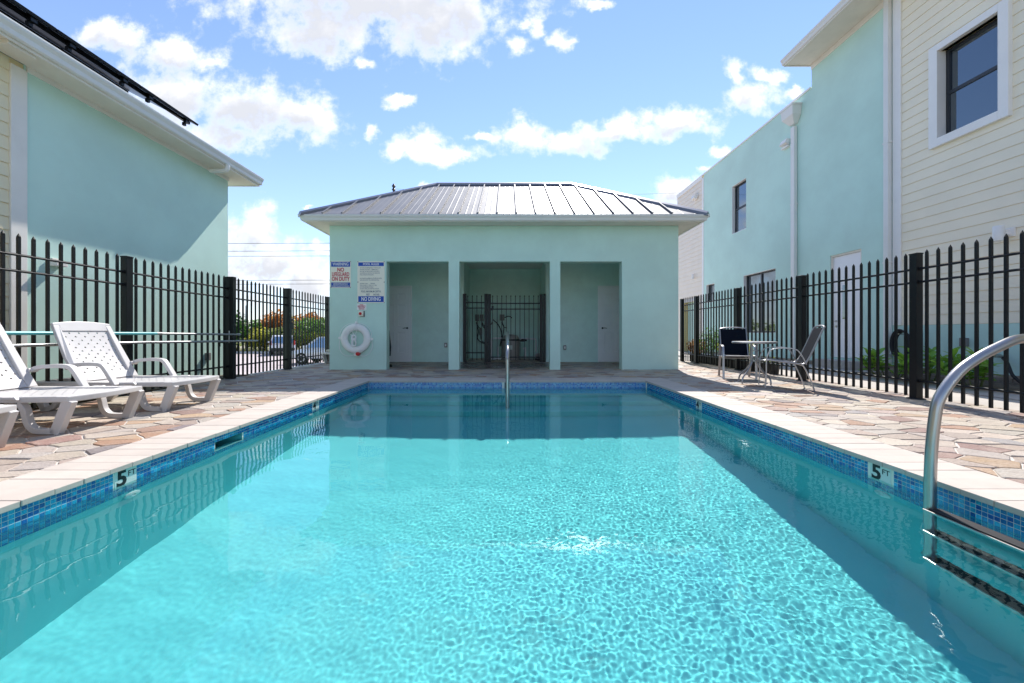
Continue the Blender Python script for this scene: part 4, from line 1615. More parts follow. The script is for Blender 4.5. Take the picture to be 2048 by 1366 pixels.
# eave of the tall part
ERX = RX - .78
part('soffit', MB().box(ERX + .09, RX - .003, 3, RYe + .02, RT_hi - .005, RT_hi + .02).box(RX - .002, RX + 3, RYe + .001, RYe + .02, RT_hi - .005, RT_hi + .02), M['soffit'], rh)
part('frieze_board', MB().box(RX - .016, RX - .0005, RYc + .01, RYe, RT_hi - .14, RT_hi - .006), M['trim'], rh)
part('fascia', MB().box(ERX + .065, ERX + .0895, 3, RYe + .0, RT_hi - .03, RT_hi + .14).box(ERX + .065, RX + 3, RYe + .0205, RYe + .04, RT_hi - .03, RT_hi + .14), M['trim'], rh)
gp = [(-(q_[0] - GXo) + ERX, q_[1] - LT + RT_hi) for q_ in gp]
part('gutter', MB().prism(gp, 3, RYe + .05, 'y'), M['gutter'], rh)
part('roof', MB().add([(ERX + .02, 3, RT_hi + .145), (ERX + .02, RYe + .05, RT_hi + .145), (RX + 6, RYe + .05, RT_hi + 2.6), (RX + 6, 3, RT_hi + 2.6), (RX + 6, RYe + .05, RT_hi + .1)], [(0, 1, 2, 3), (1, 4, 2)]), M['roof'], rh)
# windows
def sash(parent, y0, y1, z0, z1, xg, slider=False):
    f = .055
    wn = MB()
    wn.box(xg, xg + .05, y0, y0 + f, z0, z1)
    wn.box(xg, xg + .05, y1 - f, y1, z0, z1)
    wn.box(xg, xg + .05, y0 + f, y1 - f, z0, z0 + f)
    wn.box(xg, xg + .05, y0 + f, y1 - f, z1 - f, z1)
    w_ = part('window', wn, M['frame'], parent)
    if slider:
        mid = (y0 + y1) / 2
        part('mullion', MB().box(xg - .008, xg + .04, mid - .03, mid + .03, z0 + f, z1 - f), M['frame'], w_)
        part('pane', MB().box(xg + .02, xg + .03, y0 + f, mid - .03, z0 + f, z1 - f), M['glass'], w_)
        part('pane', MB().box(xg + .026, xg + .036, mid + .03, y1 - f, z0 + f, z1 - f), M['glass'], w_)
    else:
        mid = (z0 + z1) / 2
        part('meeting_rail', MB().box(xg - .008, xg + .04, y0 + f, y1 - f, mid - .03, mid + .03), M['frame'], w_)
        part('pane', MB().box(xg + .026, xg + .036, y0 + f, y1 - f, mid + .03, z1 - f), M['glass'], w_)
        part('pane', MB().box(xg + .012, xg + .022, y0 + f, y1 - f, z0 + f, mid - .03), M['glass'], w_)
    return w_
for (h_, sl_) in ((W_up, False), (W_lo, True), (W_sm, False)):
    sash(rh, h_[0] + .001, h_[1] - .001, h_[2] + .001, h_[3] - .001, RX + .10, sl_)
    rv = MB()
    rv.box(RX + .003, RX + .099, h_[1] - .012, h_[1] - .0005, h_[2] + .001, h_[3] - .001)
    rv.box(RX + .003, RX + .099, h_[0], h_[1] - .0125, h_[2] + .0005, h_[2] + .012)
    rv.box(RX + .003, RX + .099, h_[0], h_[1] - .0125, h_[3] - .012, h_[3] - .0005)
    part('reveal', rv, M['trimw'], rh)
sash(rh, W_big[0] + .002, W_big[1] - .05, W_big[2] + .02, W_big[3] - .002, RX + .10)
tr3 = MB()
b0, b1, c0, c1 = W_big
w_ = .13
tx0, tx1 = RX - .07, RX + .1
tr3.box(tx0, tx1, b0 - w_, b0 - .001, c0 - w_, c1 + w_)
tr3.box(tx0, tx1, b1 - .049, b1 + .09, c0 - w_, c1 + w_)
tr3.box(tx0, tx1, b0, b1 - .0495, c0 - w_, c0 + .019)
tr3.box(tx0, tx1, b0, b1 - .0495, c1, c1 + w_)
part('window_surround', tr3, M['trimw'], rh, bevel=.004)
# door of the right house
dr = part('door', MB().box(RX + .05, RX + .09, D_r[0] + .04, D_r[1] - .04, D_r[2] + .01, D_r[3] - .05), M['door'], rh)
part('pane', MB().box(RX + .043, RX + .0495, D_r[0] + .42, D_r[0] + .53, 1.18, 1.98), M['glass'], dr)
part('handle', MB().tube([(RX + .05, D_r[1] - .12, 1.13), (RX + .0, D_r[1] - .12, 1.13), (RX + .0, D_r[1] - .23, 1.13)], .011, 8).lathe([(.028, RX + .05), (.028, RX + .04)], D_r[1] - .12, 1.13, 12, axis='x').lathe([(.026, RX + .05), (.024, RX + .03)], D_r[1] - .12, 1.0, 12, axis='x'), M['steel'], dr, smooth=True)
part('door_frame', MB().box(RX + .02, RX + .10, D_r[1] - .039, D_r[1] - .0005, D_r[2], D_r[3] - .001).box(RX + .02, RX + .10, D_r[0] + .0005, D_r[0] + .039, D_r[2], D_r[3] - .001).box(RX + .02, RX + .10, D_r[0] + .0395, D_r[1] - .0395, D_r[3] - .045, D_r[3] - .0015), M['soffit'], rh)
part('doorstep', MB().box(RX - .35, RX - .002, D_r[0] - .1, D_r[1] + .1, .0125, .20), M['concrete'], rh, bevel=.01)
# white surround of the far porch opening
part('door_frame', MB().box(RX - .03, RX + .011, 15.48, 15.6, -.1, 2.32).box(RX - .03, RX + .011, 15.6, 16.95, 2.2, 2.32), M['trimw'], rh)
part('porch_wall', MB().box(RX + .16, RX + .169, 15.5, 17.4, -.1, 2.3), M['mint2'], rh)
# downspouts
dsp = MB().tube([(RX - .06, 7.86, 8.5), (RX - .06, 7.86, .25)], .048, 4)
part('downspout', MB().box(RX - .10, RX - .012, 7.735, 7.835, .16, RT_hi + .1), M['gutter'], rh, bevel=.008)
mb = MB().box(RX - .10, RX - .012, 10.27, 10.40, .16, 6.55)
part('downspout', mb, M['gutter'], rh, bevel=.008)
for zc in (1.9, 4.4):
    part('bracket', MB().box(RX - .105, RX - .002, 10.255, 10.415, zc, zc + .03), M['gutter'], rh)
    part('bracket', MB().box(RX - .105, RX - .002, 7.723, 7.85, zc + .4, zc + .43), M['gutter'], rh)
mb = MB()
mb.add([(RX - .26, 10.12, 7.06), (RX - .26, 10.56, 7.06), (RX - .004, 10.56, 7.06), (RX - .004, 10.12, 7.06),
        (RX - .24, 10.14, 6.82), (RX - .24, 10.54, 6.82), (RX - .004, 10.54, 6.82), (RX - .004, 10.14, 6.82),
        (RX - .11, 10.26, 6.62), (RX - .11, 10.42, 6.62), (RX - .004, 10.42, 6.62), (RX - .004, 10.26, 6.62)],
       [(0, 1, 2, 3), (0, 4, 5, 1), (1, 5, 6, 2), (2, 6, 7, 3), (3, 7, 4, 0), (4, 8, 9, 5), (5, 9, 10, 6), (6, 10, 11, 7), (7, 11, 8, 4), (8, 11, 10, 9)])
mb.box(RX - .275, RX - .003, 10.10, 10.58, 7.061, 7.10)
part('conductor_head', mb, M['gutter'], rh)
# ledge stone skirting
z = -.02
rows_ = [(-.02, .055), (.057, .115), (.117, .168)]
cnt = 0
for (zb, zt) in rows_:
    yy_ = 3.9
    while yy_ < 15.1:
        L = rnd.uniform(.18, .45)
        dp = rnd.uniform(.012, .035)
        y1_ = min(yy_ + L, 15.15)
        if not (D_r[0] - .15 < yy_ and y1_ < D_r[1] + .15):
            part('brick', MB().box(RX - dp, RX + .2, yy_ + .003, y1_ - .003, zb if yy_ < 7.7 else zb - .04, zt if yy_ < 7.7 else zt - .05), M['veneer'], rh)
        yy_ = y1_
        cnt += 1

# things fixed on the right house
t = thing('wall_light', 'white cylinder wall light on the cream siding at the right edge', 'light', (RX, 5.95, 2.44))
part('housing', MB().lathe([(.06, -.13), (.062, -.12), (.062, .10), (.055, .11)], -.16, 0, 18), M['trimw'], t, smooth=True)
part('bracket', MB().box(-.11, 0, -.05, .05, -.04, .04).box(-.03, 0, -.09, .09, -.07, .07), M['trimw'], t)
t = thing('wall_light', 'small white wedge light beside the tall downspout', 'light', (RX, 10.65, 6.25))
part('housing', MB().prism([(-.16, -.02), (-.02, -.06), (0, .1), (-.10, .1)], -.11, .11, 'y'), M['trimw'], t)
part('bracket', MB().box(-.10, 0, -.12, .12, -.13, -.09), M['trimw'], t)
t = thing('wall_light', 'white wedge light high on the far cream siding', 'light', (RX - .01, 15.75, 6.55))
part('housing', MB().prism([(-.2, -.04), (-.02, -.08), (0, .12), (-.12, .12)], -.12, .12, 'y'), M['trimw'], t)
t = thing('wall_light', 'small white lamp low on the far cream siding above the fence', 'light', (RX - .01, 15.9, 3.25))
part('housing', MB().lathe([(.05, -.1), (.05, .08), (.03, .1)], -.08, 0, 12), M['trimw'], t, smooth=True)
t = thing('outlet_box', 'grey outlet box on the mint base of the right house', 'outlet', (RX - .003, 6.5, .68))
part('cover', MB().box(-.06, 0, -.05, .05, -.075, .075), M['ebox'], t, bevel=.008)
t = thing('hose_coil', 'black garden hose coiled on a hook by the white corner board', 'hose', (RX - .08, 7.45, .62))
mb = MB()
for k in range(5):
    pts = [(-.02 * k + .01 * math.sin(k), (.14 + .008 * k) * math.cos(a_), (.24 + .012 * k) * math.sin(a_)) for a_ in [i * 2 * math.pi / 28 for i in range(28)]]
    mb.tube(pts, .014, 8, closed=True)
part('coil', mb, M['blackrub'], t, smooth=True)
part('hook', MB().box(-.10, .07, -.015, .015, .19, .21), M['steel'], t)
part('tap', MB().tube([(.07, .22, -.18), (-.02, .22, -.18), (-.03, .22, -.22)], .014, 8), M['steel'], t)
t = thing('hose', 'black hose trailing down from the mint base behind the fence at the right edge', 'hose', (RX - .12, 5.75, .02))
part('hose_line', MB().tube(arc_pts([(.1, .25, .42), (-.0, .12, .34), (-.05, .02, .16), (-.02, -.1, .02), (-.15, -.3, .02), (-.1, -.7, .02)]), .022, 8), M['blackrub'], t, smooth=True)
part('tap', MB().lathe([(.03, 0), (.03, .05), (.012, .06), (.012, .12)], .25, .45, 10, axis='x').cbox(.0, .25, .45, .1, .05, .05), M['steel'], t)

# planting beds
struct('planting_bed', MB().box(6.9, RX - .04, 3.0, 7.6, .0125, .045), M['soil'])
struct('planting_bed', MB().box(LX + .001, FX_L - .075, -2, 7.45, -.2, .012), M['soil'])


# ------------------------------------------------------------------ foliage
def leaf_shape(L, W, fold=.25, droop=.2):
    """one broad leaf along +x: 8 triangles"""
    vs = [(0, 0, 0), (L * .3, W * .42, fold * W * .5), (L * .65, W * .46, fold * W * .5 - droop * L * .3), (L, 0, -droop * L),
          (L * .65, -W * .46, fold * W * .5 - droop * L * .3), (L * .3, -W * .42, fold * W * .5), (L * .35, 0, 0), (L * .68, 0, -droop * L * .35)]
    fs = [(0, 6, 1), (1, 6, 7, 2), (2, 7, 3), (0, 5, 6), (5, 4, 7, 6), (4, 3, 7)]
    return vs, fs


def add_leaf(mb, pos, yaw, pitch, L, W, roll=0):
    vs, fs = leaf_shape(L, W)
    m_ = Matrix.Translation(pos) @ Matrix.Rotation(yaw, 4, 'Z') @ Matrix.Rotation(-pitch, 4, 'Y') @ Matrix.Rotation(roll, 4, 'X')
    mb.add([tuple(m_ @ Vector(v_)) for v_ in vs], fs)


def rosette_plant(name, label, cat, loc, n_st, h, spread, leafL, leafW, m_, seed, group=None, pot=None, leaves=14):
    """stems with a rosette of broad leaves, each leaf its own part"""
    r_ = random.Random(seed)
    t = thing(name, label, cat, loc, 0, group)
    protos = []
    for k in range(3):
        mb = MB()
        mb.add(*leaf_shape(leafL * (1 + .15 * k), leafW * (1 + .1 * k), .3, .15 + .12 * k))
        protos.append(mb.mesh('leaf', m_, smooth=True, fix=False))
    z0 = pot or 0
    for s_ in range(n_st):
        a_ = r_.uniform(0, 2 * math.pi)
        q_ = spread * math.sqrt(r_.uniform(0, 1))
        bx, by = q_ * math.cos(a_), q_ * math.sin(a_)
        hh = h * r_.uniform(.55, 1)
        tx, ty = bx * 1.25, by * 1.25
        part('stem', MB().tube([(bx * .6, by * .6, z0), (bx, by, z0 + hh * .5), (tx, ty, z0 + hh)], .008, 5), M['stem'], t)
        for k in range(leaves):
            f = k / leaves
            zz_ = z0 + hh * (.35 + .65 * f)
            c_ = Vector((bx * .6 + (tx - bx * .6) * (.35 + .65 * f), by * .6 + (ty - by * .6) * (.35 + .65 * f), zz_))
            o = link('leaf', protos[r_.randrange(3)], t)
            o.location = c_
            o.rotation_euler = (r_.uniform(-.3, .3), -R(r_.uniform(-5, 35) + 45 * f), k * 2.4 + r_.uniform(-.4, .4))
            s2 = r_.uniform(.7, 1.15)
            o.scale = (s2, s2, s2)
    return t


def leaf_cloud(mb, r_, c_, rad, n, L, W):
    for k in range(n):
        d_ = Vector((r_.gauss(0, 1), r_.gauss(0, 1), r_.gauss(0, 1))).normalized()
        q_ = r_.uniform(.25, 1) ** .5
        p_ = Vector(c_) + Vector((d_.x * rad[0], d_.y * rad[1], d_.z * rad[2])) * q_
        s_ = r_.uniform(.6, 1.3)
        add_leaf(mb, p_, r_.uniform(0, 6.28), R(r_.uniform(-50, 70)), L * s_, W * s_, r_.uniform(-.8, .8))


# broad leaf shrubs in the right bed
bed = [((6.95, 6.75, .04), 9, .48, .34, 'clump of bright broad leaves left of the thick fence post, by the hose coil'),
       ((6.9, 6.15, .04), 10, .52, .36, 'clump of bright broad leaves just right of the thick fence post'),
       ((6.98, 5.55, .04), 9, .50, .32, 'clump of bright broad leaves in the bed below the outlet box')]
for k, (l_, n_, h_, sp_, lb) in enumerate(bed):
    rosette_plant('leafy_plant', lb, 'plant', l_, n_, h_, sp_, .17, .075, M['leaf_bright'], 40 + k, 'broad leaf plants in the right bed', leaves=15)
# plants in the left bed, glimpsed under the loungers
for k, (l_, lb) in enumerate([((-5.38, 3.05, .02), 'low bright green plant behind the nearest lounger backrest'),
                              ((-5.38, 3.75, .02), 'low bright green plant below the left corner board'),
                              ((-5.38, 4.3, .02), 'low bright green plant seen under the far white armrest'),
                              ((-5.38, 5.25, .02), 'low bright green plant right of the first fence post on the left')]):
    rosette_plant('leafy_plant', lb, 'plant', l_, 6, .22, .20, .10, .05, M['leaf_bright'], 60 + k, 'low plants in the left bed', leaves=10)

# potted plants along the right fence
pot_me = MB().lathe([(.085, 0), (.09, .01), (.115, .20), (.122, .205), (.122, .24), (.112, .24), (.108, .215)], 0, 0, 16).mesh('pot', M['pot'], smooth=True)
soil_me = MB().lathe([(.108, .20), (.06, .212), (.01, .215)], 0, 0, 12).mesh('soil', M['soil'])
kinds = [('potted croton with red leaves', 'leaf_red', .45), ('potted yellow croton', 'leaf_yellow', .42), ('bushy dark green plant', 'leaf_green', .75), ('tall bushy green plant', 'leaf_green', .85),
         ('small yellow green plant', 'leaf_yellow', .5), ('bushy green plant', 'leaf_green', .7)]
r_ = random.Random(5)
where = ['farthest pot of the row beside the right fence', 'second pot from the pool house', 'third pot from the pool house', 'fourth pot from the pool house',
         'fifth pot from the pool house', 'sixth pot from the pool house', 'seventh pot from the pool house', 'eighth pot from the pool house',
         'ninth pot from the pool house', 'tenth pot from the pool house', 'nearest pot of the row by the right fence']
for k in range(11):
    yv = 10.95 - k * .33
    kd = [0, 0, 2, 3, 2, 4, 2, 4, None, None, None][k]
    if kd is None:
        lb = 'black pot with short stems, ' + where[k]
    else:
        lb = kinds[kd][0] + ', ' + where[k]
    t = thing('potted_plant', lb, 'potted plant', (5.47 + r_.uniform(-.02, .03), yv, -.005), r_.uniform(0, 6), 'pots along the right fence')
    link('pot', pot_me, t)
    link('soil', soil_me, t)
    mb = MB()
    if kd is None:
        mb2 = MB()
        for q in range(3):
            a_ = r_.uniform(0, 6.28)
            mb2.tube([(0, 0, .2), (.05 * math.cos(a_), .05 * math.sin(a_), .3)], .006, 5)
        leaf_cloud(mb, r_, (0, 0, .3), (.07, .07, .05), 14, .06, .03)
        part('stem', mb2, M['stem'], t)
        part('foliage', mb, M['leaf_olive'], t)
    else:
        hh = kinds[kd][2]
        mb2 = MB()
        for q in range(5):
            a_ = r_.uniform(0, 6.28)
            mb2.tube([(0, 0, .2), (.07 * math.cos(a_), .07 * math.sin(a_), .2 + hh * .4), (.12 * math.cos(a_), .12 * math.sin(a_), .2 + hh * .75)], .006, 5)
        part('stem', mb2, M['stem'], t)
        leaf_cloud(mb, r_, (0, 0, .2 + hh * .55), (.2, .2, hh * .45), 330, .085 if kd < 2 or kd == 4 else .055, .035 if kd < 2 or kd == 4 else .025)
        part('foliage', mb, M[kinds[kd][1]], t)

# ------------------------------------------------------------------ far shrubs beyond the road
def shrub_mesh(seed, w, d, h, n, L, W, m_):
    r_ = random.Random(seed)
    mb = MB()
    lumps = []
    for k in range(9):
        lumps.append((r_.uniform(-w * .35, w * .35), r_.uniform(-d * .3, d * .3), h * r_.uniform(.3, .78), w * r_.uniform(.16, .28), h * r_.uniform(.18, .3)))
    for (x_, y_, z_, rw, rh_) in lumps:
        leaf_cloud(mb, r_, (x_, y_, z_), (rw, rw, rh_), n // 9, L, W)
    return mb.mesh('foliage', m_, fix=False)
def stems_mesh(seed, w, h):
    r_ = random.Random(seed)
    mb = MB()
    for k in range(7):
        a_ = r_.uniform(-w * .3, w * .3)
        mb.tube([(a_ * .4, 0, 0), (a_ * .8, r_.uniform(-.2, .2), h * .45), (a_ * 1.1, r_.uniform(-.3, .3), h * .85)], [.06, .04, .015], 5)
    return mb.mesh('stem', M['bark'])
sm = stems_mesh(3, 4.5, 3)
protos = {k: shrub_mesh(i + 11, 5, 2.6, 3.2, 2600, .26, .13, M[k]) for i, k in enumerate(('leaf_dark', 'leaf_orange', 'leaf_yellow', 'leaf_olive', 'leaf_green'))}
hedge = [(-25.8, 32.9, .62, 'leaf_olive', 'low olive bush at the road edge beneath the dark green ones'),
         (-16.2, 33.1, .66, 'leaf_yellow', 'low yellow green bush at the road edge right of the van'),
         (-13.4, 33.0, .68, 'leaf_olive', 'low olive bush at the road edge behind the silver car'),
         (-21.0, 37.2, 1.12, 'leaf_yellow', 'yellow green bush peeping between the two rust orange ones'),
         (-24.0, 36.8, 1.0, 'leaf_green', 'mid green bush filling the gap behind the thin pole'),
         (-27, 33.5, 1.05, 'leaf_dark', 'dark green bush across the road at the left end, next to the mint house'),
         (-24.5, 33.2, 1.18, 'leaf_dark', 'dark green rounded bush across the road, second from the left'),
         (-22.2, 35.5, 1.20, 'leaf_orange', 'rust orange bush across the road, rising behind the yellow green ones'),
         (-19.6, 36.0, 1.28, 'leaf_orange', 'tallest rust orange bush across the road, left of the gate post'),
         (-22.0, 33.2, .72, 'leaf_yellow', 'low yellow green bush at the road edge in front of the orange ones'),
         (-19.3, 33.0, .80, 'leaf_olive', 'olive bush at the road edge behind the white van'),
         (-17.0, 34.2, 1.05, 'leaf_green', 'green bush across the road behind the gate post'),
         (-14.2, 34.5, 1.0, 'leaf_yellow', 'yellow green bush across the road right of the gate post'),
         (-11.4, 34.8, .98, 'leaf_olive', 'olive bush across the road right beside the pool house corner'),
         ]
for k, (x_, y_, s_, kind, lb) in enumerate(hedge):
    t = thing('shrub', lb, 'bush', (x_, y_, -.9), k * 1.3, 'bushes across the road')
    t.scale = (s_, s_, s_)
    link('foliage', protos[kind], t)
    link('stem', sm, t)
# a continuing belt of scrub further away, one mass
mb = MB()
r_ = random.Random(91)
for k in range(60):
    leaf_cloud(mb, r_, (-58 + k * 2.0, 41 + r_.uniform(-2, 2), .3 + r_.uniform(-.3, .5)), (1.6, 1.2, 1.7), 150, .42, .2)
o = link('scrub', mb.mesh('scrub', M['leaf_olive'], fix=False))
o['kind'] = 'stuff'
# roadside grass tufts
mb = MB()
for k in range(2600):
    x_, y_ = r_.uniform(-40, 10), 31.9 + abs(r_.gauss(0, .6))
    h_ = r_.uniform(.15, .5)
    a_ = r_.uniform(0, 3.14)
    dx, dy = .03 * math.cos(a_), .03 * math.sin(a_)
    mb.add([(x_ - dx, y_ - dy, -.9), (x_ + dx, y_ + dy, -.9), (x_ + r_.uniform(-.1, .1), y_ + r_.uniform(-.1, .1), -.9 + h_)], [(0, 1, 2)])
o = link('grass', mb.mesh('grass', M['leaf_yellow'], fix=False))
o['kind'] = 'stuff'

# utility poles and cables
pole = thing('utility_pole', 'grey utility pole top with transformer rising behind the pool house roof', 'utility pole', (-6.95, 22.5, -.9))
part('pole', MB().tube([(0, 0, 0), (0, 0, 10.2)], [.14, .09], 10), M['bark'], pole, smooth=True)
part('transformer', MB().lathe([(.2, 9.15), (.24, 9.2), (.24, 9.85), (.2, 9.9)], -.3, 0, 14), M['frame'], pole, smooth=True)
part('insulator', MB().lathe([(.05, 10.1), (.12, 10.2), (.05, 10.3), (.12, 10.4), (.05, 10.5), (.12, 10.6), (.04, 10.75)], .08, 0, 10), M['frame'], pole, smooth=True)
pole2 = thing('utility_pole', 'thin grey pole standing among the bushes across the road', 'utility pole', (-24.2, 34.5, -.9))
part('pole', MB().tube([(0, 0, 0), (0, 0, 4.3)], [.10, .07], 8), M['kerb'], pole2, smooth=True)
cabs = [(6.15, 6.22, 'uppermost of the thin cables crossing the sky left of the pool house'), (5.65, 5.75, 'second thin cable from the top in the sky left of the pool house'),
        (5.38, 5.45, 'third thin cable from the top in the sky left of the pool house'), (3.93, 4.0, 'thin cable just above the left fence, upper of the lowest two'), (3.66, 3.76, 'lowest dark cable just above the left fence')]
for (za, zb, lb) in cabs:
    pts = []
    for i in range(21):
        s_ = i / 20
        pts.append((-40 + 33.05 * s_ * 1.0, 22.5 - .1, za - .35 + (zb - za) * s_ * 1.5 - .5 * math.sin(s_ * math.pi) * .0 + .35))
    o = link('overhead_cable', MB().tube(pts, .013, 5).mesh('overhead_cable', M['frame']))
    tag(o, lb, 'cable', 'overhead cables left of the pool house')
pts = [(-6.95 + 25 * i / 20, 22.5, 9.55 + .25 * i / 20 - .5 * math.sin(i / 20 * math.pi)) for i in range(21)]
o = link('overhead_cable', MB().tube(pts, .007, 5).mesh('overhead_cable', M['frame']))
tag(o, 'faint thin cable crossing the blue sky above the pool house roof', 'cable')


# ------------------------------------------------------------------ parked vehicles
def car(name, label, loc, rz, L, W, H, hood, paint, suv, cat):
    """forward is +x; body lofted from side sections, cabin narrower than the body"""
    t = thing(name, label, cat, loc, rz)
    belt = H * .56
    if suv:
        prof = [(-L / 2, .35), (-L / 2 - .02, .75), (-L / 2 + .03, belt), (L / 2 - hood, belt + .02), (L / 2 - .1, belt - .1), (L / 2, .7), (L / 2 - .02, .35)]
        cab = [(-L / 2 + .03, belt), (-L / 2 + .2, H - .08), (-L / 2 + .5, H), (L / 2 - hood - .75, H - .03), (L / 2 - hood + .05, belt)]
    else:
        prof = [(-L / 2, .32), (-L / 2, .62), (-L / 2 + .1, belt - .02), (-L / 2 + .6, belt + .02), (L / 2 - hood, belt), (L / 2 - .15, belt - .18), (L / 2, .58), (L / 2 - .02, .32)]
        cab = [(-L / 2 + .45, belt), (-L / 2 + 1.15, H - .02), (-L / 2 + 1.7, H), (L / 2 - hood - .7, H - .05), (L / 2 - hood + .15, belt - .02)]
    part('body', MB().prism(prof, -W / 2, W / 2, 'y'), paint, t, bevel=.05, smooth=True)
    mb = MB()
    n = len(cab)
    inn = []
    for s_ in (-1, 1):
        for (x_, z_) in cab:
            inn.append((x_, s_ * (W / 2 - .06 - .16 * (z_ - belt) / (H - belt)), z_))
    mb.add(inn, [tuple(range(n))[::-1], tuple(range(n, 2 * n))] + [(k, (k + 1) % n, n + (k + 1) % n, n + k) for k in range(n)])
    part('roof', mb, paint, t, bevel=.03, smooth=True)
    # glazing laid just outside the cabin
    cx = sum(p_[0] for p_ in cab) / n
    def shrink(p_, f):
        return (cx + (p_[0] - cx) * f, belt + .06 + (p_[1] - belt) * .80)
    for s_ in (-1, 1):
        sh = [shrink(p_, .86) for p_ in cab]
        vs = [(x_, s_ * (W / 2 - .06 - .16 * (z_ - belt) / (H - belt) + .006), z_) for x_, z_ in sh]
        part('side_window', MB().add(vs, [tuple(range(n))]), M['carglass'], t)
    for (i0, i1, nm, dx) in ((0, 1, 'rear_window', -.012), (n - 1, n - 2, 'windscreen', .012)):
        p_, q_ = cab[i0], cab[i1]
        vs = []
        for f in (.12, .9):
            x_, z_ = p_[0] + (q_[0] - p_[0]) * f + dx, p_[1] + (q_[1] - p_[1]) * f
            w_ = W / 2 - .14 - .16 * (z_ - belt) / (H - belt)
            vs += [(x_, -w_, z_), (x_, w_, z_)]
        part(nm, MB().add(vs, [(0, 1, 3, 2)]), M['carglass'], t)
    part('bumper', MB().box(-L / 2 - .06, -L / 2 + .1, -W / 2 + .06, W / 2 - .06, .32, .58), M['blackrub'] if suv else paint, t, bevel=.03)
    for s_ in (-1, 1):
        part('tail_light', MB().cbox(-L / 2 - .005, s_ * (W / 2 - .1), .98 if suv else .72, .06, .14, .36 if suv else .14), M['lampred'], t, bevel=.01)
        part('headlight', MB().cbox(L / 2 - .05, s_ * (W / 2 - .22), .68, .1, .3, .14), M['white'], t, bevel=.01)
        part('wing_mirror', MB().cbox(L / 2 - hood - .1, s_ * (W / 2 + .08), belt + .1, .1, .18, .14), paint, t, bevel=.02)
        for xw in (-L / 2 + .85, L / 2 - .9):
            w_ = part('wheel', MB().lathe([(.2, s_ * (W / 2 - .22)), (.335, s_ * (W / 2 - .2)), (.34, s_ * (W / 2 - .02)), (.30, s_ * (W / 2 + .005))], xw, .34, 24, axis='y'), M['tyre'], t, smooth=True)
            part('rim', MB().lathe([(.21, s_ * (W / 2 - .02)), (.2, s_ * (W / 2 + .008)), (.05, s_ * (W / 2 - .0))], xw, .34, 10, axis='y'), M['silver'], w_)
    part('number_plate', MB().cbox(-L / 2 - .065, 0, .8, .01, .5, .12), M['white'], t)
    return t
car('parked_van', 'white van with black rear window parked across the road, seen from behind the gate post', (-18.3, 30.3, -.885), R(121), 4.2, 1.75, 1.56, .9, M['carwhite'], True, 'van')
car('parked_car', 'silver white car parked side on, just left of the pool house corner', (-9.9, 21.2, -.885), R(180), 4.5, 1.78, 1.56, 1.0, M['carsilver'], False, 'car')


# ------------------------------------------------------------------ sun loungers
def lattice(mb, u0, u1, v0, v1, f, pitch, hole):
    """panel over u,v with a diamond hole in every other cell; f maps (u,v) to a point"""
    nu, nv = max(1, round((u1 - u0) / pitch)), max(1, round((v1 - v0) / pitch))
    du, dv = (u1 - u0) / nu, (v1 - v0) / nv
    base = len(mb.v)
    for j in range(nv + 1):
        for i in range(nu + 1):
            mb.v.append(f(u0 + i * du, v0 + j * dv))
    for j in range(nv):
        for i in range(nu):
            a_ = base + j * (nu + 1) + i
            b_, c_, d_ = a_ + 1, a_ + nu + 2, a_ + nu + 1
            if (i + j) % 2 == 0:
                cu, cv = u0 + (i + .5) * du, v0 + (j + .5) * dv
                k = len(mb.v)
                mb.v += [f(cu, cv - hole), f(cu + hole, cv), f(cu, cv + hole), f(cu - hole, cv)]
                mb.f += [(a_, b_, k), (b_, k + 1, k), (b_, c_, k + 1), (c_, k + 2, k + 1), (c_, d_, k + 2), (d_, k + 3, k + 2), (d_, a_, k + 3), (a_, k, k + 3)]
            else:
                mb.f.append((a_, b_, c_, d_))


def solid(o, th, off=-1):
    md = o.modifiers.new('thickness', 'SOLIDIFY')
    md.thickness = th
    md.offset = off
    return o


def curve2(pts, n=6):
    return [(p_.x, p_.z) for p_ in arc_pts([(a_, 0, b_) for a_, b_ in pts], n)]


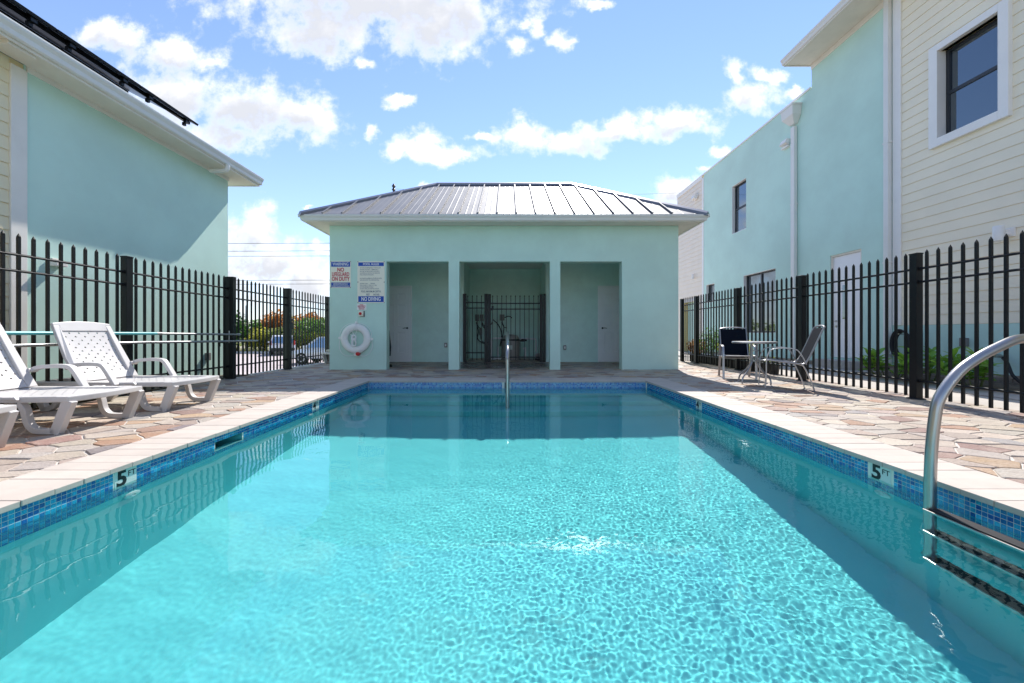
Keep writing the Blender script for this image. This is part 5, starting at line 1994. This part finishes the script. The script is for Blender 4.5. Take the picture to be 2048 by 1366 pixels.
def make_lounger(label):
    t = thing('sun_lounger', label, 'sun lounger', (0, 0, 0), 0, 'white plastic sun loungers')
    W2 = .325
    sh = .30
    P_ = M['plastic']
    # seat with lattice, foot end gently rounded
    mb = MB()
    def fs_(u, v):
        return (u, v, sh - .004 + .004 * math.cos(v * 4))
    lattice(mb, -.16, .70, -.245, .245, fs_, .043, .0095)
    s_ = part('seat', mb, P_, t)
    solid(s_, .008)
    # rim of the seat
    rim = MB()
    for sg in (-1, 1):
        path = curve2([(-.80, sh - .012), (-.2, sh - .012), (.3, sh - .014), (.60, sh - .012), (.72, sh - .01)], 4)
        rim.ribbon(path, .05, sg * .246, sg * W2, 'y')
    nn = 13
    out_, in_ = [], []
    for i in range(nn):
        v = -W2 + 2 * W2 * i / (nn - 1)
        out_.append((.80 + .06 * math.cos(v / W2 * 1.35), v))
    poly_ = [(.701, -W2), (.701, W2)] + out_[::-1]
    rim.prism(poly_, sh - .035, sh + .012, 'z')
    rim.box(-.82, -.76, -.2455, .2455, sh - .035, sh + .01)
    rim.box(-.23, -.165, -.2455, .2455, sh - .035, sh + .006)
    part('frame', rim, P_, t, bevel=.008)
    # foot legs: slanting strut, base runner, curved strut back up
    for sg in (-1, 1):
        y0_, y1_ = sg * (W2 - .055), sg * (W2 - .005)
        lp_ = curve2([(.40, sh - .04), (.44, .20), (.47, .09), (.52, .035), (.585, .022)], 5)
        mb = MB()
        mb.ribbon(lp_ + [(.70, .022)], [.045] * len(lp_) + [.045], y0_, y1_, 'y')
        mb.ribbon([(.69, .0), (.80, sh - .02)], [.075, .085], y0_, y1_, 'y')
        part('leg', mb, P_, t, bevel=.005)
        # head legs
        mb = MB()
        lp_ = curve2([(-.38, sh - .04), (-.42, .20), (-.46, .08), (-.52, .03), (-.60, .022)], 5)
        mb.ribbon(lp_, .05, y0_, y1_, 'y')
        mb.ribbon([(-.58, .0), (-.70, sh - .02)], [.06, .08], y0_, y1_, 'y')
        part('leg', mb, P_, t, bevel=.005)
    # backrest
    h0, h1 = Vector((-.20, sh + .01)), Vector((-.53, .935))
    ax = (h1 - h0)
    Lb = ax.length
    ax.normalize()
    nb = Vector((ax.y, -ax.x))      # towards the sitter
    def fb(u, v):
        k = .02 * math.sin(u / Lb * math.pi)
        p_ = h0 + ax * u - nb * k
        return (p_.x, v, p_.y)
    mb = MB()
    lattice(mb, .09, Lb - .085, -.235, .235, fb, .046, .0115)
    b_ = part('backrest', mb, P_, t)
    solid(b_, .010, 0)
    fr = MB()
    def bar(uv, th=.032):
        n = len(uv)
        vs = []
        for sgn in (1, -1):
            for (u, v) in uv:
                x_, y_, z_ = fb(u, v)
                vs.append((x_ + nb.x * sgn * th / 2, y_, z_ + nb.y * sgn * th / 2))
        fr.add(vs, [tuple(range(n)), tuple(range(n, 2 * n))[::-1]] + [(k, (k + 1) % n, n + (k + 1) % n, n + k) for k in range(n)])
    for sg in (-1, 1):
        bar([(0, sg * .236), (Lb - .02, sg * .236), (Lb - .02, sg * .292), (.3, sg * .315), (0, sg * .315)])
    top = [(Lb - .084, -.235)] + [(Lb - .084, .235)]
    arc_ = [(Lb + .035 * math.cos(v / .29 * 1.3), v) for v in [.29 - .58 * i / 12 for i in range(13)]]
    bar([(Lb - .084, -.2355), (Lb - .084, .2355), (Lb - .0195, .2355), (Lb - .0195, .29)] + arc_ + [(Lb - .0195, -.29), (Lb - .0195, -.2355)])
    bar([(0, -.2355), (0, .2355), (.089, .2355), (.089, -.2355)])
    part('backrest_frame', fr, P_, t, bevel=.006)
    # armrests
    for sg in (-1, 1):
        mb = MB()
        ap = curve2([(-.27, .475), (-.22, .495), (-.10, .508), (.02, .508), (.09, .495), (.13, .45), (.18, .37), (.235, sh - .02)], 5)
        mb.ribbon(ap, .038, sg * (W2 - .002), sg * (W2 + .055), 'y')
        part('armrest', mb, P_, t, bevel=.006)
    # pivot knobs beside the hinge
    for sg in (-1, 1):
        part('knob', MB().lathe([(.022, sg * .30), (.022, sg * .372), (.012, sg * .38)], -.27, .47, 12, axis='y'), P_, t, smooth=True)
        part('bracket', MB().prism([(.30, sh - .01), (.44, sh - .01), (.42, sh + .014), (.32, sh + .014)], sg * (W2 + .001), sg * (W2 + .03), 'y'), P_, t, bevel=.004)
    return t


l0 = make_lounger('white plastic sun lounger farthest right of the row, its whole backrest in view')
l0.location = (-4.40, 4.315, 0)
dup(l0, (-4.46, 3.385, 0), R(1.5), 'white plastic sun lounger in the middle of the row, backrest cut by the left edge')
dup(l0, (-4.44, 2.44, 0), R(-1), 'white plastic sun lounger of which only the foot end shows at the lower left')
ld = dup(l0, (-4.42, 10.75, 0), R(245), 'white plastic sun lounger with a beige cushion half hidden behind the pool house corner')
t = thing('cushion', 'beige seat cushion lying on the far lounger beside the pool house', 'cushion', (-4.42, 10.75, .312), R(245))
part('pad', MB().box(-.16, .76, -.25, .25, 0, .075), M['cushion'], t, bevel=.025)


# ------------------------------------------------------------------ pool poles hung on the left fence
def fence_hook(y_, z_, x_=FX_L + .014):
    return MB().box(0, .09, y_ - .006, y_ + .006, z_ - .006, z_ + .03)
o = MB()
t = thing('pool_pole', 'long pole hung on the left fence, teal grip half and silver half, the upper one', 'pole', (0, 0, 0))
part('grip', MB().tube([(-5.02, 2.9, .842), (-5.02, 5.35, .832)], .020, 10), M['tealpole'], t, smooth=True)
part('shaft', MB().tube([(-5.02, 5.35, .832), (-5.02, 6.95, .812)], .016, 10).lathe([(.021, 5.33), (.021, 5.40)], -5.02, .832, 10, axis='y').lathe([(.022, 6.93), (.022, 6.99)], -5.02, .812, 10, axis='y'), M['silver'], t, smooth=True)
t = thing('pool_pole', 'long silver pole hung on the left fence below the teal one', 'pole', (0, 0, 0))
part('shaft', MB().tube([(-5.02, 2.9, .712), (-5.02, 5.2, .71), (-5.02, 5.4, .705), (-5.02, 7.48, .685)], .018, 10), M['silver'], t, smooth=True)
part('strap', MB().box(-5.043, -5.037, 6.74, 6.748, .66, .88), M['white'], t)
for yv in (3.6, 6.6):
    o = link('hook', MB().box(FX_L + .013, -5.0, yv - .008, yv + .008, .66, .675).box(FX_L + .013, FX_L + .02, yv - .008, yv + .008, .6, .9).box(FX_L + .013, -5.0, yv - .008, yv + .008, .79, .80).mesh('hook', M['black']), fl_, (-FX_L, 0, 0))


# ------------------------------------------------------------------ bistro table and chairs
t = thing('bistro_table', 'small round grey metal table between two sling chairs on the right deck', 'table', (4.12, 6.22, 0))
part('tabletop', MB().lathe([(.30, .668), (.322, .672), (.325, .690), (.315, .699), (.05, .700)], 0, 0, 48), M['silver'], t, smooth=30)
for k in range(4):
    a_ = R(20 + 90 * k)
    ca, sa = math.cos(a_), math.sin(a_)
    pts = arc_pts([(.055 * ca, .055 * sa, .667), (.055 * ca, .055 * sa, .42), (.06 * ca, .06 * sa, .34), (.15 * ca, .15 * sa, .22), (.25 * ca, .25 * sa, .12), (.275 * ca, .275 * sa, .06), (.275 * ca, .275 * sa, .005)], 4)
    part('leg', MB().tube(pts, .0125, 8), M['silver'], t, smooth=True)
part('brace', MB().lathe([(.065, .54), (.07, .54), (.07, .555), (.065, .555)], 0, 0, 16).lathe([(.065, .37), (.07, .37), (.07, .385), (.065, .385)], 0, 0, 16), M['silver'], t)


def make_chair(label):
    t = thing('patio_chair', label, 'chair', (0, 0, 0), 0, 'dark sling chairs at the bistro table')
    hw = .235
    for sg in (-1, 1):
        y0_, y1_ = sg * hw, sg * (hw + .036)
        # front leg, armrest and rear end of the arm in one bent strap
        arm = curve2([(.265, .003), (.25, .25), (.245, .45), (.20, .575), (.12, .61), (-.02, .615), (-.11, .60), (-.17, .53), (-.235, .385)], 5)
        part('arm_strap', MB().ribbon(arm, .013, y0_, y1_, 'y'), M['silver'], t, bevel=.003)
        back = curve2([(-.33, .003), (-.29, .14), (-.22, .32), (-.17, .40)], 5)
        part('leg', MB().ribbon(back, .013, y0_, y1_, 'y'), M['silver'], t, bevel=.003)
        side = curve2([(.27, .425), (.2, .432), (-.1, .395), (-.2, .385), (-.255, .44), (-.33, .62), (-.42, .86), (-.45, .925)], 5)
        part('side_rail', MB().tube([(a_, sg * (hw - .012), b_) for a_, b_ in side], .012, 8), M['silver'], t, smooth=True)
    part('cross_bar', MB().tube([(.27, -hw, .425), (.27, hw, .425)], .012, 8), M['silver'], t, smooth=True)
    part('cross_bar', MB().tube([(-.2, -hw, .365), (-.2, hw, .365)], .010, 8), M['silver'], t, smooth=True)
    top = arc_pts([(-.45, -hw + .012, .925), (-.462, -.1, .945), (-.462, .1, .945), (-.45, hw - .012, .925)], 5)
    part('top_bar', MB().tube(top, .012, 8), M['silver'], t, smooth=True)
    def sling(path, nm):
        pts = curve2(path, 6)
        mb = MB()
        nv = 9
        base = 0
        for (a_, b_) in pts:
            for j in range(nv):
                v = -hw + .014 + (2 * hw - .028) * j / (nv - 1)
                sag = .012 * math.cos(v / hw * math.pi / 2)
                mb.v.append((a_, v, b_ - sag))
        for i in range(len(pts) - 1):
            for j in range(nv - 1):
                k = i * nv + j
                mb.f.append((k, k + 1, k + nv + 1, k + nv))
        o = part(nm, mb, M['sling'], t, smooth=True)
        solid(o, .004, 0)
    sling([(.262, .43), (.2, .436), (-.1, .399), (-.2, .389)], 'seat')
    sling([(-.225, .405), (-.255, .444), (-.33, .624), (-.42, .864), (-.447, .925)], 'backrest')
    return t


c1 = make_chair('dark sling chair facing the pool, left of the bistro table')
c1.location = (4.27, 6.93, 0)
c1.rotation_euler = (0, 0, math.atan2(-.92, -.38))
dup(c1, (4.22, 5.72, 0), math.atan2(.42, -.9), 'dark sling chair seen from the side, right of the bistro table')
